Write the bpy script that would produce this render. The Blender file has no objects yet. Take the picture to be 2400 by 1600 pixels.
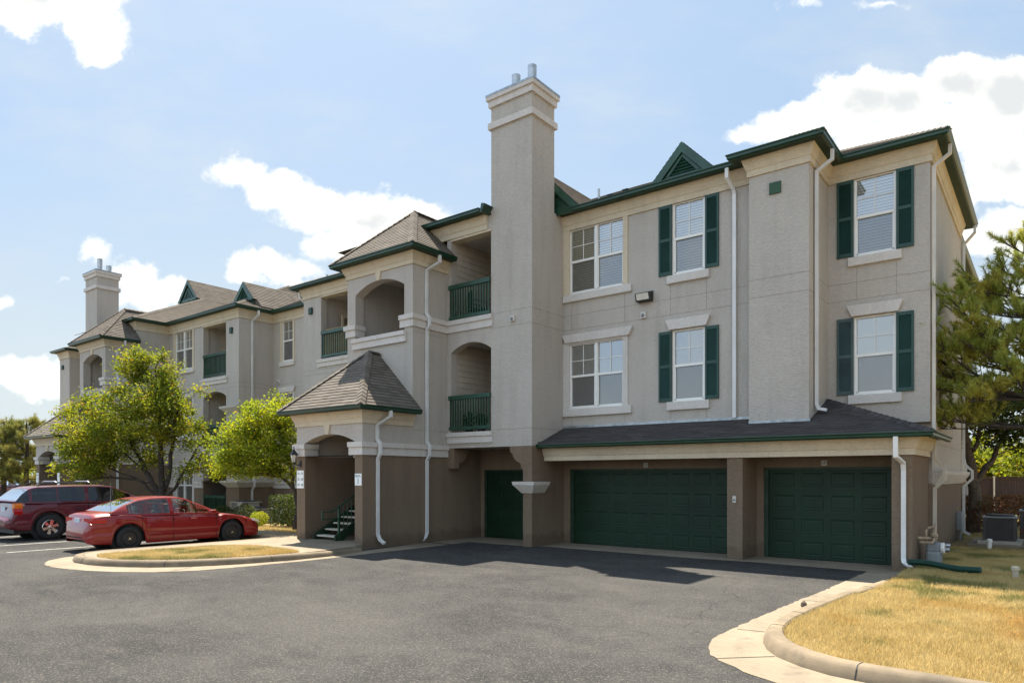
import bpy, bmesh, math, random
import numpy as np
from mathutils import Vector, Matrix, noise as mnoise
random.seed(7); R = math.radians
sc = bpy.context.scene; COL = sc.collection

# ---------------------------------------------------------------- nodes
def new_mat(name):
    m = bpy.data.materials.new(name); m.use_nodes = True
    nt = m.node_tree; nt.nodes.clear()
    out = nt.nodes.new('ShaderNodeOutputMaterial'); return m, nt, out
class NT:
    def __init__(s, nt): s.nt = nt
    def n(s, t, **k):
        x = s.nt.nodes.new('ShaderNode' + t)
        for a, b in k.items():
            if a == 'ins':
                for i, v in b.items():
                    if isinstance(v, bpy.types.NodeSocket): s.nt.links.new(v, x.inputs[i])
                    elif v is not None: x.inputs[i].default_value = v
            else: setattr(x, a, b)
        return x
    def math(s, op, a, b=None, c=None, clamp=False):
        d = {0: a}
        if b is not None: d[1] = b
        if c is not None: d[2] = c
        return s.n('Math', operation=op, use_clamp=clamp, ins=d).outputs[0]
    def vm(s, op, a, b=None, out=0):
        d = {0: a}
        if b is not None: d[1] = b
        return s.n('VectorMath', operation=op, ins=d).outputs[out]
    def noise(s, vec, scale, detail=4, rough=.55, out='Fac', dist=0):
        return s.n('TexNoise', ins={'Vector': vec, 'Scale': scale, 'Detail': detail, 'Roughness': rough, 'Distortion': dist}).outputs[out]
    def ramp(s, fac, a, b, lo=0., hi=1., smooth=True):
        return s.n('MapRange', interpolation_type='SMOOTHSTEP' if smooth else 'LINEAR', ins={0: fac, 1: a, 2: b, 3: lo, 4: hi}).outputs[0]
    def mix(s, f, a, b, mode='MIX'):
        x = s.n('Mix', data_type='RGBA', blend_type=mode)
        for i, v in ((0, f), (6, a), (7, b)):
            if isinstance(v, bpy.types.NodeSocket): s.nt.links.new(v, x.inputs[i])
            elif i == 0: x.inputs[0].default_value = v
            else: x.inputs[i].default_value = (v[0], v[1], v[2], 1)
        return x.outputs[2]
    def pos(s): return s.n('NewGeometry').outputs['Position']
    def scaled(s, vec, x, y, z): return s.vm('MULTIPLY', vec, (x, y, z))
    def bump(s, h, strength, dist=.01):
        return s.n('Bump', ins={'Strength': strength, 'Distance': dist, 'Height': h}).outputs[0]
    def bsdf(s, out, col, rough=.8, bump=None, metal=0., spec=.5, **k):
        b = s.n('BsdfPrincipled')
        def st(i, v):
            if isinstance(v, bpy.types.NodeSocket): s.nt.links.new(v, b.inputs[i])
            else: b.inputs[i].default_value = (v[0], v[1], v[2], 1) if isinstance(v, tuple) and len(v) == 3 else v
        st('Base Color', col); st('Roughness', rough); st('Metallic', metal); st('Specular IOR Level', spec)
        for a, v in k.items(): st(a.replace('_', ' '), v)
        if bump is not None: st('Normal', bump)
        s.nt.links.new(b.outputs[0], out.inputs[0]); return b
M = {}
def simple(name, col, rough=.6, metal=0., spec=.5, var=.12, vs=3., bs=0., bscale=60., **k):
    m, nt, out = new_mat(name); t = NT(nt); p = t.pos()
    n = t.noise(p, vs, 5); f = t.ramp(n, .3, .7, 1 - var, 1 + var, False)
    c = t.mix(1., col, t.n('CombineColor', ins={0: f, 1: f, 2: f}).outputs[0], 'MULTIPLY')
    b = t.bump(t.noise(p, bscale, 3), bs, .005) if bs else None
    t.bsdf(out, c, rough, b, metal, spec, **k); M[name] = m; return m
def stucco(name, col, dirt=(.30, .27, .23)):
    m, nt, out = new_mat(name); t = NT(nt); p = t.pos()
    ps = t.scaled(p, 14., 14., 60.)
    d = t.noise(ps, 1., 4, .6)
    streak = t.noise(t.scaled(p, 3., 3., .35), 1., 5, .6)
    big = t.noise(p, .45, 4)
    f = t.math('ADD', t.math('MULTIPLY', t.ramp(streak, .42, .78), .26), t.math('MULTIPLY', t.ramp(big, .35, .7), .16))
    c = t.mix(f, col, dirt)
    zz = t.math('ADD', t.n('SeparateXYZ', ins={0: p}).outputs[2], t.math('MULTIPLY', t.noise(p, 3., 5, .7), -.7)); c = t.mix(t.ramp(zz, -.15, .12, .35, 0), c, tuple(x * .62 for x in dirt))
    sp_ = t.noise(p, 6., 6, .75); c = t.mix(t.ramp(sp_, .66, .74, 0, .3), c, tuple(x * .8 for x in dirt))
    fi = t.ramp(d, .25, .75, .84, 1.12, False)
    c = t.mix(1., c, t.n('CombineColor', ins={0: fi, 1: fi, 2: fi}).outputs[0], 'MULTIPLY')
    t.bsdf(out, c, .95, t.bump(d, .9, .03), 0, .15); M[name] = m
stucco('stucco_grey', (.52, .470, .412)); stucco('stucco_joint', (.35, .31, .27)); stucco('stucco_brown', (.225, .165, .115), (.11, .085, .06))
stucco('trim_cream', (.68, .58, .43), (.36, .30, .22)); stucco('trim_white', (.68, .63, .58), (.42, .38, .33))
simple('siding', (.52, .45, .36), .7, var=.1)
simple('green_paint', (.018, .060, .036), .38, var=.35, vs=2.2, bs=.1)
simple('green_gutter', (.010, .042, .022), .3, var=.2)
simple('green_soffit', (.012, .034, .016), .6, var=.4, vs=5.)
simple('green_door', (.0055, .025, .011), .5, spec=.3, var=.22, vs=1.2)
simple('green_shutter', (.013, .052, .040), .55, var=.2, vs=1.5)
simple('shutter_faded', (.045, .078, .080), .6, var=.25, vs=2.)
simple('line_paint', (.36, .35, .32), .8, var=.4, vs=9.); simple('white_paint', (.72, .70, .66), .45, var=.08, vs=2.)
simple('downspout_white', (.66, .65, .63), .4, var=.12, vs=1.3)
simple('downspout_cream', (.55, .50, .42), .45, var=.12, vs=1.3)
simple('vinyl', (.78, .76, .71), .35, var=.05)
simple('blind', (.86, .84, .78), .5, var=.04)
simple('blind_yellow', (.52, .50, .34), .5, var=.04)
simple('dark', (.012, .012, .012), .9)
simple('metal', (.42, .43, .44), .35, .8, var=.2, vs=8.)
simple('flashing', (.32, .35, .37), .4, .7, var=.3, vs=6.)
simple('black_metal', (.012, .012, .014), .45)
simple('sign_white', (.80, .80, .79), .4, var=.03)
simple('sign_grey', (.42, .42, .38), .5, var=.03)
simple('sign_green', (.01, .09, .07), .5)
simple('sign_black', (.01, .01, .01), .5)
simple('concrete_rough', (.36, .33, .28), .9, bs=.3)
simple('tread', (.42, .39, .33), .85, bs=.3)
simple('utility_grey', (.20, .215, .22), .5, var=.15)
simple('pipe_tan', (.36, .27, .18), .6, var=.3, vs=10.)
simple('ac_tan', (.40, .36, .29), .55, var=.1)
simple('ac_dark', (.05, .047, .045), .6, var=.2)
simple('fence_wood', (.030, .014, .011), .75, var=.4, vs=1.5)
simple('bark', (.085, .062, .043), .95, var=.5, vs=9., bs=.8, bscale=30.)
simple('bark_dark', (.045, .035, .027), .95, var=.5, vs=9., bs=.8, bscale=30.)
simple('hose', (.006, .045, .028), .45, var=.2)
simple('rubber', (.014, .014, .015), .75, var=.2)
simple('plastic_dark', (.02, .02, .021), .6)
simple('chrome', (.62, .60, .56), .18, .95, var=.1, vs=12.)
simple('steel_wheel', (.03, .03, .032), .45, .5, var=.3, vs=12.)
simple('seat', (.16, .17, .16), .8)
simple('plate', (.50, .56, .62), .5, var=.1, vs=20.)
simple('red_plastic', (.35, .01, .015), .4)
simple('tail_red', (.42, .012, .01), .12); simple('tail_amber', (.75, .18, .01), .12)
simple('headlamp', (.65, .62, .48), .12)
simple('lamp_glass', (.62, .58, .50), .2)
simple('bamboo', (.42, .30, .13), .8, var=.4, vs=18.)
simple('soil', (.10, .07, .045), 1., var=.3)
simple('terracotta', (.30, .12, .06), .8)
simple('vent_green', (.012, .055, .018), .5)
def carpaint(name, a):
    m, nt, out = new_mat(name); t = NT(nt)
    f = t.noise(t.pos(), 1.3, 3)
    c = t.mix(t.ramp(f, .3, .7, 0, .35), a, tuple(x * .72 for x in a))
    b = t.bsdf(out, c, .45, None, .0, .25, Coat_Weight=.9, Coat_Roughness=.02); M[name] = m
carpaint('paint_red', (.23, .004, .005)); carpaint('paint_maroon', (.105, .006, .016))
carpaint('paint_silver', (.33, .36, .40)); carpaint('paint_blue', (.02, .035, .09)); carpaint('paint_white', (.7, .7, .7))

def glass(name, tint, amount=1., refl=1.45, rough=.02):
    m, nt, out = new_mat(name); t = NT(nt)
    fr = t.n('Fresnel', ins={'IOR': refl}).outputs[0]
    wob = t.bump(t.noise(t.pos(), 1.1, 2), .12, .02)
    g = t.n('BsdfGlossy', ins={'Roughness': rough, 'Normal': wob})
    tr = t.n('BsdfTransparent', ins={0: (*tint, 1)})
    x = t.n('MixShader', ins={0: t.math('MULTIPLY', fr, amount, clamp=True), 1: tr.outputs[0], 2: g.outputs[0]})
    nt.links.new(x.outputs[0], out.inputs[0]); M[name] = m
glass('glass', (.95, .96, .96), 5.5, 1.6)
glass('car_glass', (.68, .78, .72), 1.8); glass('car_glass_dark', (.10, .12, .15), 2.2)
def screen():
    m, nt, out = new_mat('screen'); t = NT(nt)
    d = t.n('BsdfDiffuse', ins={0: (.11, .11, .12, 1)}); tr = t.n('BsdfTransparent')
    x = t.n('MixShader', ins={0: .26, 1: tr.outputs[0], 2: d.outputs[0]}); nt.links.new(x.outputs[0], out.inputs[0]); M['screen'] = m
screen()
def shingle(name, cols):
    m, nt, out = new_mat(name); t = NT(nt)
    uv = t.n('UVMap').outputs[0]
    br = t.n('TexBrick', offset=.37, squash=1., ins={'Vector': uv, 'Color1': (0, 0, 0, 1), 'Color2': (1, 1, 1, 1), 'Mortar': (.5, .5, .5, 1), 'Scale': 1., 'Mortar Size': .004, 'Brick Width': .31, 'Row Height': .145, 'Mortar Smooth': .1})
    wear = t.noise(t.pos(), 1.2, 5); gran = t.noise(t.pos(), 160., 2)
    c = t.mix(br.outputs[0], cols[0], cols[1]); c = t.mix(t.ramp(wear, .35, .7, 0, .5), c, cols[2])
    gi = t.ramp(gran, .3, .7, .75, 1.25, False)
    c = t.mix(1., c, t.n('CombineColor', ins={0: gi, 1: gi, 2: gi}).outputs[0], 'MULTIPLY')
    t.bsdf(out, c, .95, t.bump(gran, .4, .004), 0, .15); M[name] = m
shingle('shingle', ((.100, .085, .070), (.172, .148, .124), (.132, .113, .094)))
shingle('shingle_shaded', ((.048, .043, .042), (.092, .080, .075), (.066, .059, .057)))  # same shingles, with the garage roof's shade put into the colours
def asphalt():
    m, nt, out = new_mat('asphalt'); t = NT(nt); p = t.pos()
    sp = t.n('TexVoronoi', ins={'Vector': p, 'Scale': 75.}).outputs['Color']
    v = t.n('SeparateColor', ins={0: sp}).outputs[0]
    fine = t.noise(p, 55., 4, .7); big = t.noise(p, .28, 5, .6); mid = t.noise(p, 2.2, 5, .65)
    c = t.mix(t.ramp(big, .35, .68), (.038, .037, .037), (.072, .069, .065))
    c = t.mix(t.ramp(mid, .35, .7, 0, .45), c, (.076, .072, .066))
    arc = t.noise(t.vm('ADD', t.scaled(p, .35, .9, 1.), t.vm('MULTIPLY', t.noise(p, .22, 2, .5, 'Color'), (2.5, 2.5, 0))), 1.6, 3, .5)
    c = t.mix(t.ramp(arc, .52, .74, 0, .34), c, (.102, .096, .088))
    c = t.mix(t.ramp(v, .72, 1., 0, .50), c, (.19, .178, .155))
    c = t.mix(t.ramp(v, .0, .35, .30, 0.), c, (.02, .02, .021))
    # tar-darkened patches and a few crack lines
    st = t.noise(t.scaled(p, .5, 1.3, 1.), .9, 6, .65)
    c = t.mix(t.ramp(st, .60, .70, 0, .35), c, (.05, .048, .046))
    w = t.noise(p, .8, 3, .5, 'Color'); pw = t.vm('ADD', p, t.vm('MULTIPLY', w, (1.6, 1.6, 0)))
    cr = t.n('TexVoronoi', feature='DISTANCE_TO_EDGE', ins={'Vector': pw, 'Scale': .17}).outputs['Distance']
    cm = t.math('MULTIPLY', t.ramp(cr, 0, .0045, 1, 0), t.ramp(t.noise(p, .25, 2), .46, .54))
    c = t.mix(t.math('MULTIPLY', cm, .5), c, (.03, .029, .028))
    h = t.math('ADD', v, t.math('MULTIPLY', fine, .8))
    t.bsdf(out, c, .95, t.bump(h, .9, .008), 0, .08); M['asphalt'] = m
asphalt()
def concrete(name, a, b_):
    m, nt, out = new_mat(name); t = NT(nt); p = t.pos()
    big = t.noise(p, .9, 6, .65); st = t.noise(p, 3.5, 5, .7); fine = t.noise(p, 120., 3)
    c = t.mix(t.ramp(big, .3, .7), a, b_)
    c = t.mix(t.ramp(st, .50, .75, 0, .7), c, (.12, .10, .078))
    gi = t.ramp(fine, .3, .7, .88, 1.1, False)
    c = t.mix(1., c, t.n('CombineColor', ins={0: gi, 1: gi, 2: gi}).outputs[0], 'MULTIPLY')
    t.bsdf(out, c, .9, t.bump(t.math('ADD', fine, t.math('MULTIPLY', st, 2.)), .35, .006), 0, .25); M[name] = m
concrete('concrete', (.27, .222, .158), (.205, .168, .12)); concrete('curb', (.25, .195, .130), (.14, .112, .078))
def turf(name, patchy):
    m, nt, out = new_mat(name); t = NT(nt); p = t.pos()
    rnd = t.n('NewGeometry').outputs['Random Per Island']
    big = t.noise(p, .55, 4, .6); mid = t.noise(p, 1.6, 4, .6); gr = t.noise(p, .9, 5, .65)
    c = t.mix(t.ramp(mid, .35, .65), (.53, .395, .155), (.63, .49, .225))
    c = t.mix(t.ramp(big, .53, .66, 0, .7), c, (.52, .33, .09))
    dd = t.vm('LENGTH', t.vm('MULTIPLY', t.vm('SUBTRACT', t.vm('ADD', p, t.vm('MULTIPLY', t.noise(p, .9, 4, .6, 'Color'), (1.4, 1.4, 0))), (1.9, 11.9, 0)), (.55, .42, 0)), None, 1)
    c = t.mix(t.math('MULTIPLY', t.ramp(dd, .6, 1.15, .8, 0), t.ramp(mid, .2, .5, .6, 1)), c, (.56, .30, .07))
    c = t.mix(t.ramp(gr, .57 - patchy, .72 - patchy), c, (.16, .18, .05))
    c = t.mix(t.ramp(rnd, 0, 1, 0, .45, False), c, (.50, .40, .20))
    d = t.n('BsdfDiffuse', ins={0: c}); tl = t.n('BsdfTranslucent', ins={0: c})
    x = t.n('MixShader', ins={0: .35, 1: d.outputs[0], 2: tl.outputs[0]}); nt.links.new(x.outputs[0], out.inputs[0]); M[name] = m
turf('grass_dry', .0); turf('grass_mixed', .10)
def soil():
    m, nt, out = new_mat('thatch'); t = NT(nt); p = t.pos()
    a = t.noise(p, 2., 6, .7); b = t.noise(p, 60., 4, .7)
    c = t.mix(t.ramp(a, .3, .7), (.34, .25, .11), (.25, .19, .09)); c = t.mix(t.ramp(b, .3, .75, 0, .6), c, (.12, .088, .045))
    t.bsdf(out, c, 1., t.bump(b, .8, .02), 0, .1); M['thatch'] = m
soil()
def leafmat(name, cols, trans=.5):
    m, nt, out = new_mat(name); t = NT(nt)
    rnd = t.n('NewGeometry').outputs['Random Per Island']; p = t.pos()
    n = t.noise(p, .9, 4)
    c = t.mix(t.ramp(rnd, 0, 1, 0, 1, False), cols[0], cols[1])
    c = t.mix(t.ramp(n, .45, .66, 0, .75), c, cols[2])
    c = t.mix(t.ramp(t.math('FRACT', t.math('MULTIPLY', rnd, 37.)), .965, .985), c, cols[3])
    d = t.n('BsdfPrincipled', ins={'Base Color': c, 'Roughness': .6, 'Specular IOR Level': .25}); tl = t.n('BsdfTranslucent', ins={0: t.mix(1., c, (1.3, 1.25, .8), 'MULTIPLY')})
    x = t.n('MixShader', ins={0: trans, 1: d.outputs[0], 2: tl.outputs[0]}); nt.links.new(x.outputs[0], out.inputs[0]); M[name] = m
leafmat('leaf_olive', ((.09, .13, .014), (.23, .27, .022), (.35, .33, .024), (.38, .19, .02)))
leafmat('leaf_lime', ((.14, .20, .014), (.27, .33, .02), (.37, .38, .022), (.42, .28, .02)))
leafmat('leaf_dark', ((.03, .055, .015), (.07, .10, .02), (.09, .11, .02), (.12, .07, .02)), .35)
leafmat('leaf_red', ((.10, .045, .025), (.16, .07, .03), (.10, .10, .03), (.20, .05, .04)), .35)
leafmat('needle', ((.19, .25, .05), (.40, .44, .09), (.58, .52, .12), (.48, .24, .09)), .3)
leafmat('needle_far', ((.13, .16, .05), (.26, .27, .08), (.36, .32, .10), (.30, .18, .08)), .3)

# ---------------------------------------------------------------- mesh helpers
class MB:
    def __init__(s): s.v = []; s.f = []; s.uv = None
    def add(s, vs, fs):
        o = len(s.v); s.v += [tuple(q) for q in vs]; s.f += [tuple(i + o for i in f) for f in fs]; return s
    def box(s, x0, x1, y0, y1, z0, z1):
        return s.add([(x0, y0, z0), (x1, y0, z0), (x1, y1, z0), (x0, y1, z0), (x0, y0, z1), (x1, y0, z1), (x1, y1, z1), (x0, y1, z1)],
              [(0, 3, 2, 1), (4, 5, 6, 7), (0, 1, 5, 4), (1, 2, 6, 5), (2, 3, 7, 6), (3, 0, 4, 7)])
    def bevbox(s, x0, x1, y0, y1, z0, z1, b=.012):
        bm = bmesh.new(); bmesh.ops.create_cube(bm, size=1)
        bmesh.ops.scale(bm, vec=(x1 - x0, y1 - y0, z1 - z0), verts=bm.verts); bmesh.ops.translate(bm, vec=((x0 + x1) / 2, (y0 + y1) / 2, (z0 + z1) / 2), verts=bm.verts)
        bmesh.ops.bevel(bm, geom=bm.edges[:], offset=b, segments=2, affect='EDGES', profile=.5)
        bm.verts.index_update(); s.add([v.co for v in bm.verts], [[v.index for v in f.verts] for f in bm.faces]); bm.free(); return s
    def prism(s, pts, axis, a0, a1):
        n = len(pts)
        def P(p, a): return {'x': (a, p[0], p[1]), 'y': (p[0], a, p[1]), 'z': (p[0], p[1], a)}[axis]
        vs = [P(p, a0) for p in pts] + [P(p, a1) for p in pts]
        return s.add(vs, [tuple(range(n)), tuple(range(2 * n - 1, n - 1, -1))] + [((i), (i + 1) % n + 0, (i + 1) % n + n, i + n)[::-1] for i in range(n)])
    def tube(s, pts, r, n=8, cap=True):
        pts = [Vector(p) for p in pts]; rr = r if isinstance(r, (list, tuple)) else [r] * len(pts)
        o = len(s.v); up = Vector((0, 0, 1))
        for i, p in enumerate(pts):
            t = (pts[min(i + 1, len(pts) - 1)] - pts[max(i - 1, 0)]).normalized()
            a = t.cross(up if abs(t.z) < .95 else Vector((1, 0, 0))).normalized(); b = t.cross(a)
            for k in range(n):
                q = 2 * math.pi * k / n; s.v.append(tuple(p + (a * math.cos(q) + b * math.sin(q)) * rr[i]))
        for i in range(len(pts) - 1):
            for k in range(n): s.f.append((o + i * n + k, o + i * n + (k + 1) % n, o + (i + 1) * n + (k + 1) % n, o + (i + 1) * n + k))
        if cap: s.f.append(tuple(o + k for k in range(n))); s.f.append(tuple(o + (len(pts) - 1) * n + k for k in range(n))[::-1])
        return s
    def rtube(s, pts, w, h, wdir):
        # rectangular section swept along pts; wdir = width direction
        pts = [Vector(p) for p in pts]; wd = Vector(wdir).normalized(); o = len(s.v)
        for i, p in enumerate(pts):
            a = (pts[i] - pts[i - 1]).normalized() if i else (pts[1] - pts[0]).normalized()
            b = (pts[i + 1] - pts[i]).normalized() if i < len(pts) - 1 else a
            t = (a + b).normalized(); nrm = t.cross(wd).normalized(); k = 1 / max(.5, t.dot(a))
            for x, y in ((-1, -1), (1, -1), (1, 1), (-1, 1)): s.v.append(tuple(p + wd * x * w / 2 + nrm * y * h / 2 * k))
        for i in range(len(pts) - 1):
            for k in range(4): s.f.append((o + i * 4 + k, o + i * 4 + (k + 1) % 4, o + i * 4 + 4 + (k + 1) % 4, o + i * 4 + 4 + k))
        e = o + (len(pts) - 1) * 4; s.f += [(o, o + 1, o + 2, o + 3), (e + 3, e + 2, e + 1, e)]; return s
    def lathe(s, prof, c, n=16, axis='z', cap=True):
        o = len(s.v)
        for (r, h) in prof:
            for k in range(n):
                q = 2 * math.pi * k / n; a, b = r * math.cos(q), r * math.sin(q)
                s.v.append({'z': (c[0] + a, c[1] + b, c[2] + h), 'x': (c[0] + h, c[1] + a, c[2] + b), 'y': (c[0] + a, c[1] + h, c[2] + b)}[axis])
        for i in range(len(prof) - 1):
            for k in range(n): s.f.append((o + i * n + k, o + i * n + (k + 1) % n, o + (i + 1) * n + (k + 1) % n, o + (i + 1) * n + k))
        if cap: s.f.append(tuple(o + k for k in range(n))[::-1]); s.f.append(tuple(o + (len(prof) - 1) * n + k for k in range(n)))
        return s
    def sweep(s, prof, path, hs=None, closed=True, z0=0.):
        # prof [(outward, z)], path [(x, y)], outward = right-hand side of travel
        P = [Vector(p) for p in path]; n = len(P); m = len(prof); o = len(s.v)
        for i in range(n):
            d1 = (P[i] - P[i - 1]).normalized() if i else (P[1] - P[0]).normalized()
            d2 = (P[i + 1] - P[i]).normalized() if i < n - 1 else d1
            n1 = Vector((d1.y, -d1.x)); n2 = Vector((d2.y, -d2.x)); mm = (n1 + n2) / max(.3, 1 + n1.dot(n2))
            h = hs[i] if hs else 1.
            for (a, z) in prof: q = P[i] + mm * a; s.v.append((q.x, q.y, z0 + z * h))
        for i in range(n - 1):
            for k in range(m if closed else m - 1):
                k2 = (k + 1) % m; s.f.append((o + i * m + k, o + i * m + k2, o + (i + 1) * m + k2, o + (i + 1) * m + k))
        if closed: s.f.append(tuple(o + k for k in range(m))); s.f.append(tuple(o + (n - 1) * m + k for k in range(m))[::-1])
        return s
    def build(s, name, mat, parent=None, local=False, smooth=False, origin=None, fix=True):
        me = bpy.data.meshes.new(name)
        off = Vector((0, 0, 0))
        if not local:
            p = parent
            while p: off += p.location; p = p.parent
        oo = Vector(origin) - off if origin else Vector((0, 0, 0))
        V = [(v[0] - off.x - oo.x, v[1] - off.y - oo.y, v[2] - off.z - oo.z) for v in s.v]
        me.from_pydata(V, [], s.f); me.update()
        if fix and len(s.f) < 60000:
            bm = bmesh.new(); bm.from_mesh(me); bmesh.ops.recalc_face_normals(bm, faces=bm.faces); bm.to_mesh(me); bm.free()
        if s.uv is not None:
            ul = me.uv_layers.new(name='UVMap'); k = 0
            for p_ in me.polygons:
                for li in p_.loop_indices: ul.data[li].uv = s.uv[me.loops[li].vertex_index]
        if smooth:
            me.polygons.foreach_set('use_smooth', [True] * len(me.polygons))
        me.materials.append(M[mat]); o = bpy.data.objects.new(name, me); COL.objects.link(o)
        if origin: o.location = oo
        if parent: o.parent = parent
        return o
def smooth_angle(o, ang=35):
    me = o.data; bm = bmesh.new(); bm.from_mesh(me)
    for f in bm.faces: f.smooth = True
    for e in bm.edges: e.smooth = not (len(e.link_faces) == 2 and e.calc_face_angle(0) > R(ang))
    bm.to_mesh(me); bm.free(); return o
def thing(name, label, cat, loc=(0, 0, 0), rz=0, group=None):
    o = bpy.data.objects.new(name, None); COL.objects.link(o); o.location = loc; o.rotation_euler = (0, 0, rz); o.empty_display_size = .3
    o['label'] = label; o['category'] = cat
    if group: o['group'] = group
    return o
def tag(o, label, cat, group=None, kind=None):
    if label: o['label'] = label
    if cat: o['category'] = cat
    if group: o['group'] = group
    if kind: o['kind'] = kind
    return o
def struct(o, label=None, cat=None): o['kind'] = 'structure'; tag(o, label, cat); return o
def dup(root, loc, rz=None, label=None):
    def cp(o, par):
        c = o.copy(); COL.objects.link(c); c.parent = par
        for ch in o.children: cp(ch, c)
        return c
    r = cp(root, None); r.location = loc
    if rz is not None: r.rotation_euler = (0, 0, rz)
    if label: r['label'] = label
    return r
def text(body, size, loc, parent, mat='sign_black', rot=(R(90), 0, 0), name='lettering', sx=1.):
    cu = bpy.data.curves.new(name, 'FONT'); cu.body = body; cu.size = size; cu.align_x = 'CENTER'; cu.align_y = 'CENTER'; cu.extrude = .002; cu.space_line = 1.15
    t = bpy.data.objects.new('tmp', cu); COL.objects.link(t); bpy.context.view_layer.update()
    me = bpy.data.meshes.new_from_object(t.evaluated_get(bpy.context.evaluated_depsgraph_get())); bpy.data.objects.remove(t)
    o = bpy.data.objects.new(name, me); COL.objects.link(o); me.materials.clear(); me.materials.append(M[mat])
    o.parent = parent; o.location = Vector(loc) - (parent.location if parent else Vector()); o.rotation_euler = rot; o.scale = (sx, 1, 1); return o
def clip(poly, a, b, c):   # keep a*x+b*y>=c
    out = []
    for i in range(len(poly)):
        p, q = poly[i - 1], poly[i]; dp = a * p[0] + b * p[1] - c; dq = a * q[0] + b * q[1] - c
        if (dp >= 0) != (dq >= 0): t = dp / (dp - dq); out.append((p[0] + (q[0] - p[0]) * t, p[1] + (q[1] - p[1]) * t))
        if dq >= 0: out.append(q)
    return out
def slope(mb, pts, course=.145, lift=.015):
    """shingled plane: pts 3D polygon whose first edge runs along the eave"""
    P = [Vector(p) for p in pts]; u = (P[1] - P[0]).normalized(); n = None
    for i in range(2, len(P)):
        c = u.cross(P[i] - P[0])
        if c.length > 1e-4: n = c.normalized(); break
    if n.z < 0: n = -n
    v = n.cross(u).normalized()
    if v.z < 0: v = -v
    if mb.uv is None: mb.uv = []
    poly = [((p - P[0]).dot(u), (p - P[0]).dot(v)) for p in P]; top = max(q[1] for q in poly)
    k = 0; uo = P[0].dot(u) + 3.7 * P[0].z
    while k * course < top:
        c = clip(clip(poly, 0, 1, k * course), 0, -1, -(k + 1) * course)
        if len(c) >= 3:
            o = len(mb.v)
            for (a, b) in c:
                h = lift * (1 - (b - k * course) / course) + .004; w = P[0] + u * a + v * b + n * h
                mb.v.append(tuple(w)); mb.uv.append((a + uo, b + 1e-3))
            mb.f.append(tuple(range(o, o + len(c))))
            lo = [q for q in c if abs(q[1] - k * course) < 1e-6]
            if len(lo) >= 2:
                a0, a1 = min(q[0] for q in lo), max(q[0] for q in lo); b = k * course; o = len(mb.v)
                for (a, h) in ((a0, .0), (a1, .0), (a1, lift + .004), (a0, lift + .004)):
                    mb.v.append(tuple(P[0] + u * a + v * b + n * h)); mb.uv.append((a + uo, b + .002))
                mb.f.append((o, o + 1, o + 2, o + 3))
        k += 1
    return mb
def ridgecap(mb, a, b, w=.13, seg=.2):
    a, b = Vector(a), Vector(b); L = (b - a).length; n = max(1, int(L / seg)); d = (b - a) / n
    side = d.cross(Vector((0, 0, 1))).normalized() * w
    if mb.uv is None: mb.uv = []
    for i in range(n):
        p = a + d * i; q = a + d * (i + 1.12); o = len(mb.v); dz = Vector((0, 0, .075))
        pts = [p + side - dz * .9 + Vector((0, 0, .035)), p + Vector((0, 0, .05)), p - side - dz * .9 + Vector((0, 0, .035)), q + side - dz + Vector((0, 0, .02)), q + Vector((0, 0, .03)), q - side - dz + Vector((0, 0, .02))]
        mb.v += [tuple(x) for x in pts]; r = random.random() * 9; mb.uv += [(r, r)] * 6
        mb.f += [(o, o + 1, o + 4, o + 3), (o + 1, o + 2, o + 5, o + 4), (o, o + 2, o + 1)]
    return mb
def wall(mb, axis, c, a0, a1, z0, z1, holes=(), t=.3, sgn=1):
    """flat wall with openings. axis 'y': faces -Y at Y=c (thickness to +Y*sgn); axis 'x': faces +X at X=c (thickness to -X*sgn)
    hole = (a0,a1,z0,z1[,rise]) ; rise -> segmental arch whose crown is z1"""
    def P(a, z, d):
        return (a, c + d * sgn, z) if axis == 'y' else (c - d * sgn, a, z)
    As = sorted({a0, a1} | {min(max(h[i], a0), a1) for h in holes for i in (0, 1)}); Zs = sorted({z0, z1} | {min(max(h[i], z0), z1) for h in holes for i in (2, 3)})
    for d in (0, t):
        for i in range(len(As) - 1):
            for j in range(len(Zs) - 1):
                ca, cz = (As[i] + As[i + 1]) / 2, (Zs[j] + Zs[j + 1]) / 2
                if any(h[0] < ca < h[1] and h[2] < cz < h[3] for h in holes): continue
                mb.add([P(As[i], Zs[j], d), P(As[i + 1], Zs[j], d), P(As[i + 1], Zs[j + 1], d), P(As[i], Zs[j + 1], d)], [(0, 1, 2, 3)])
    def band(pa, pz, qa, qz): mb.add([P(pa, pz, 0), P(qa, qz, 0), P(qa, qz, t), P(pa, pz, t)], [(0, 1, 2, 3)])
    band(a0, z0, a1, z0); band(a1, z0, a1, z1); band(a1, z1, a0, z1); band(a0, z1, a0, z0)
    for h in holes:
        rise = h[4] if len(h) > 4 else 0; b0, b1, y0, y1 = h[:4]
        band(b0, y0, b1, y0); band(b1, y0, b1, y1 - rise); band(b0, y1 - rise, b0, y0)
        if not rise: band(b0, y1, b1, y1)
        else:
            N = 18; hw = (b1 - b0) / 2; r = (hw * hw + rise * rise) / (2 * rise); cx = (b0 + b1) / 2; cz = y1 - r
            pts = []
            for k in range(N + 1):
                x = b0 + (b1 - b0) * k / N; pts.append((x, cz + math.sqrt(max(r * r - (x - cx) ** 2, 0))))
            for k in range(N):
                (xa, za), (xb, zb) = pts[k], pts[k + 1]; band(xa, za, xb, zb)
                for d in (0, t): mb.add([P(xa, za, d), P(xb, zb, d), P(xb, y1, d), P(xa, y1, d)], [(0, 1, 2, 3)])
    return mb
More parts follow.
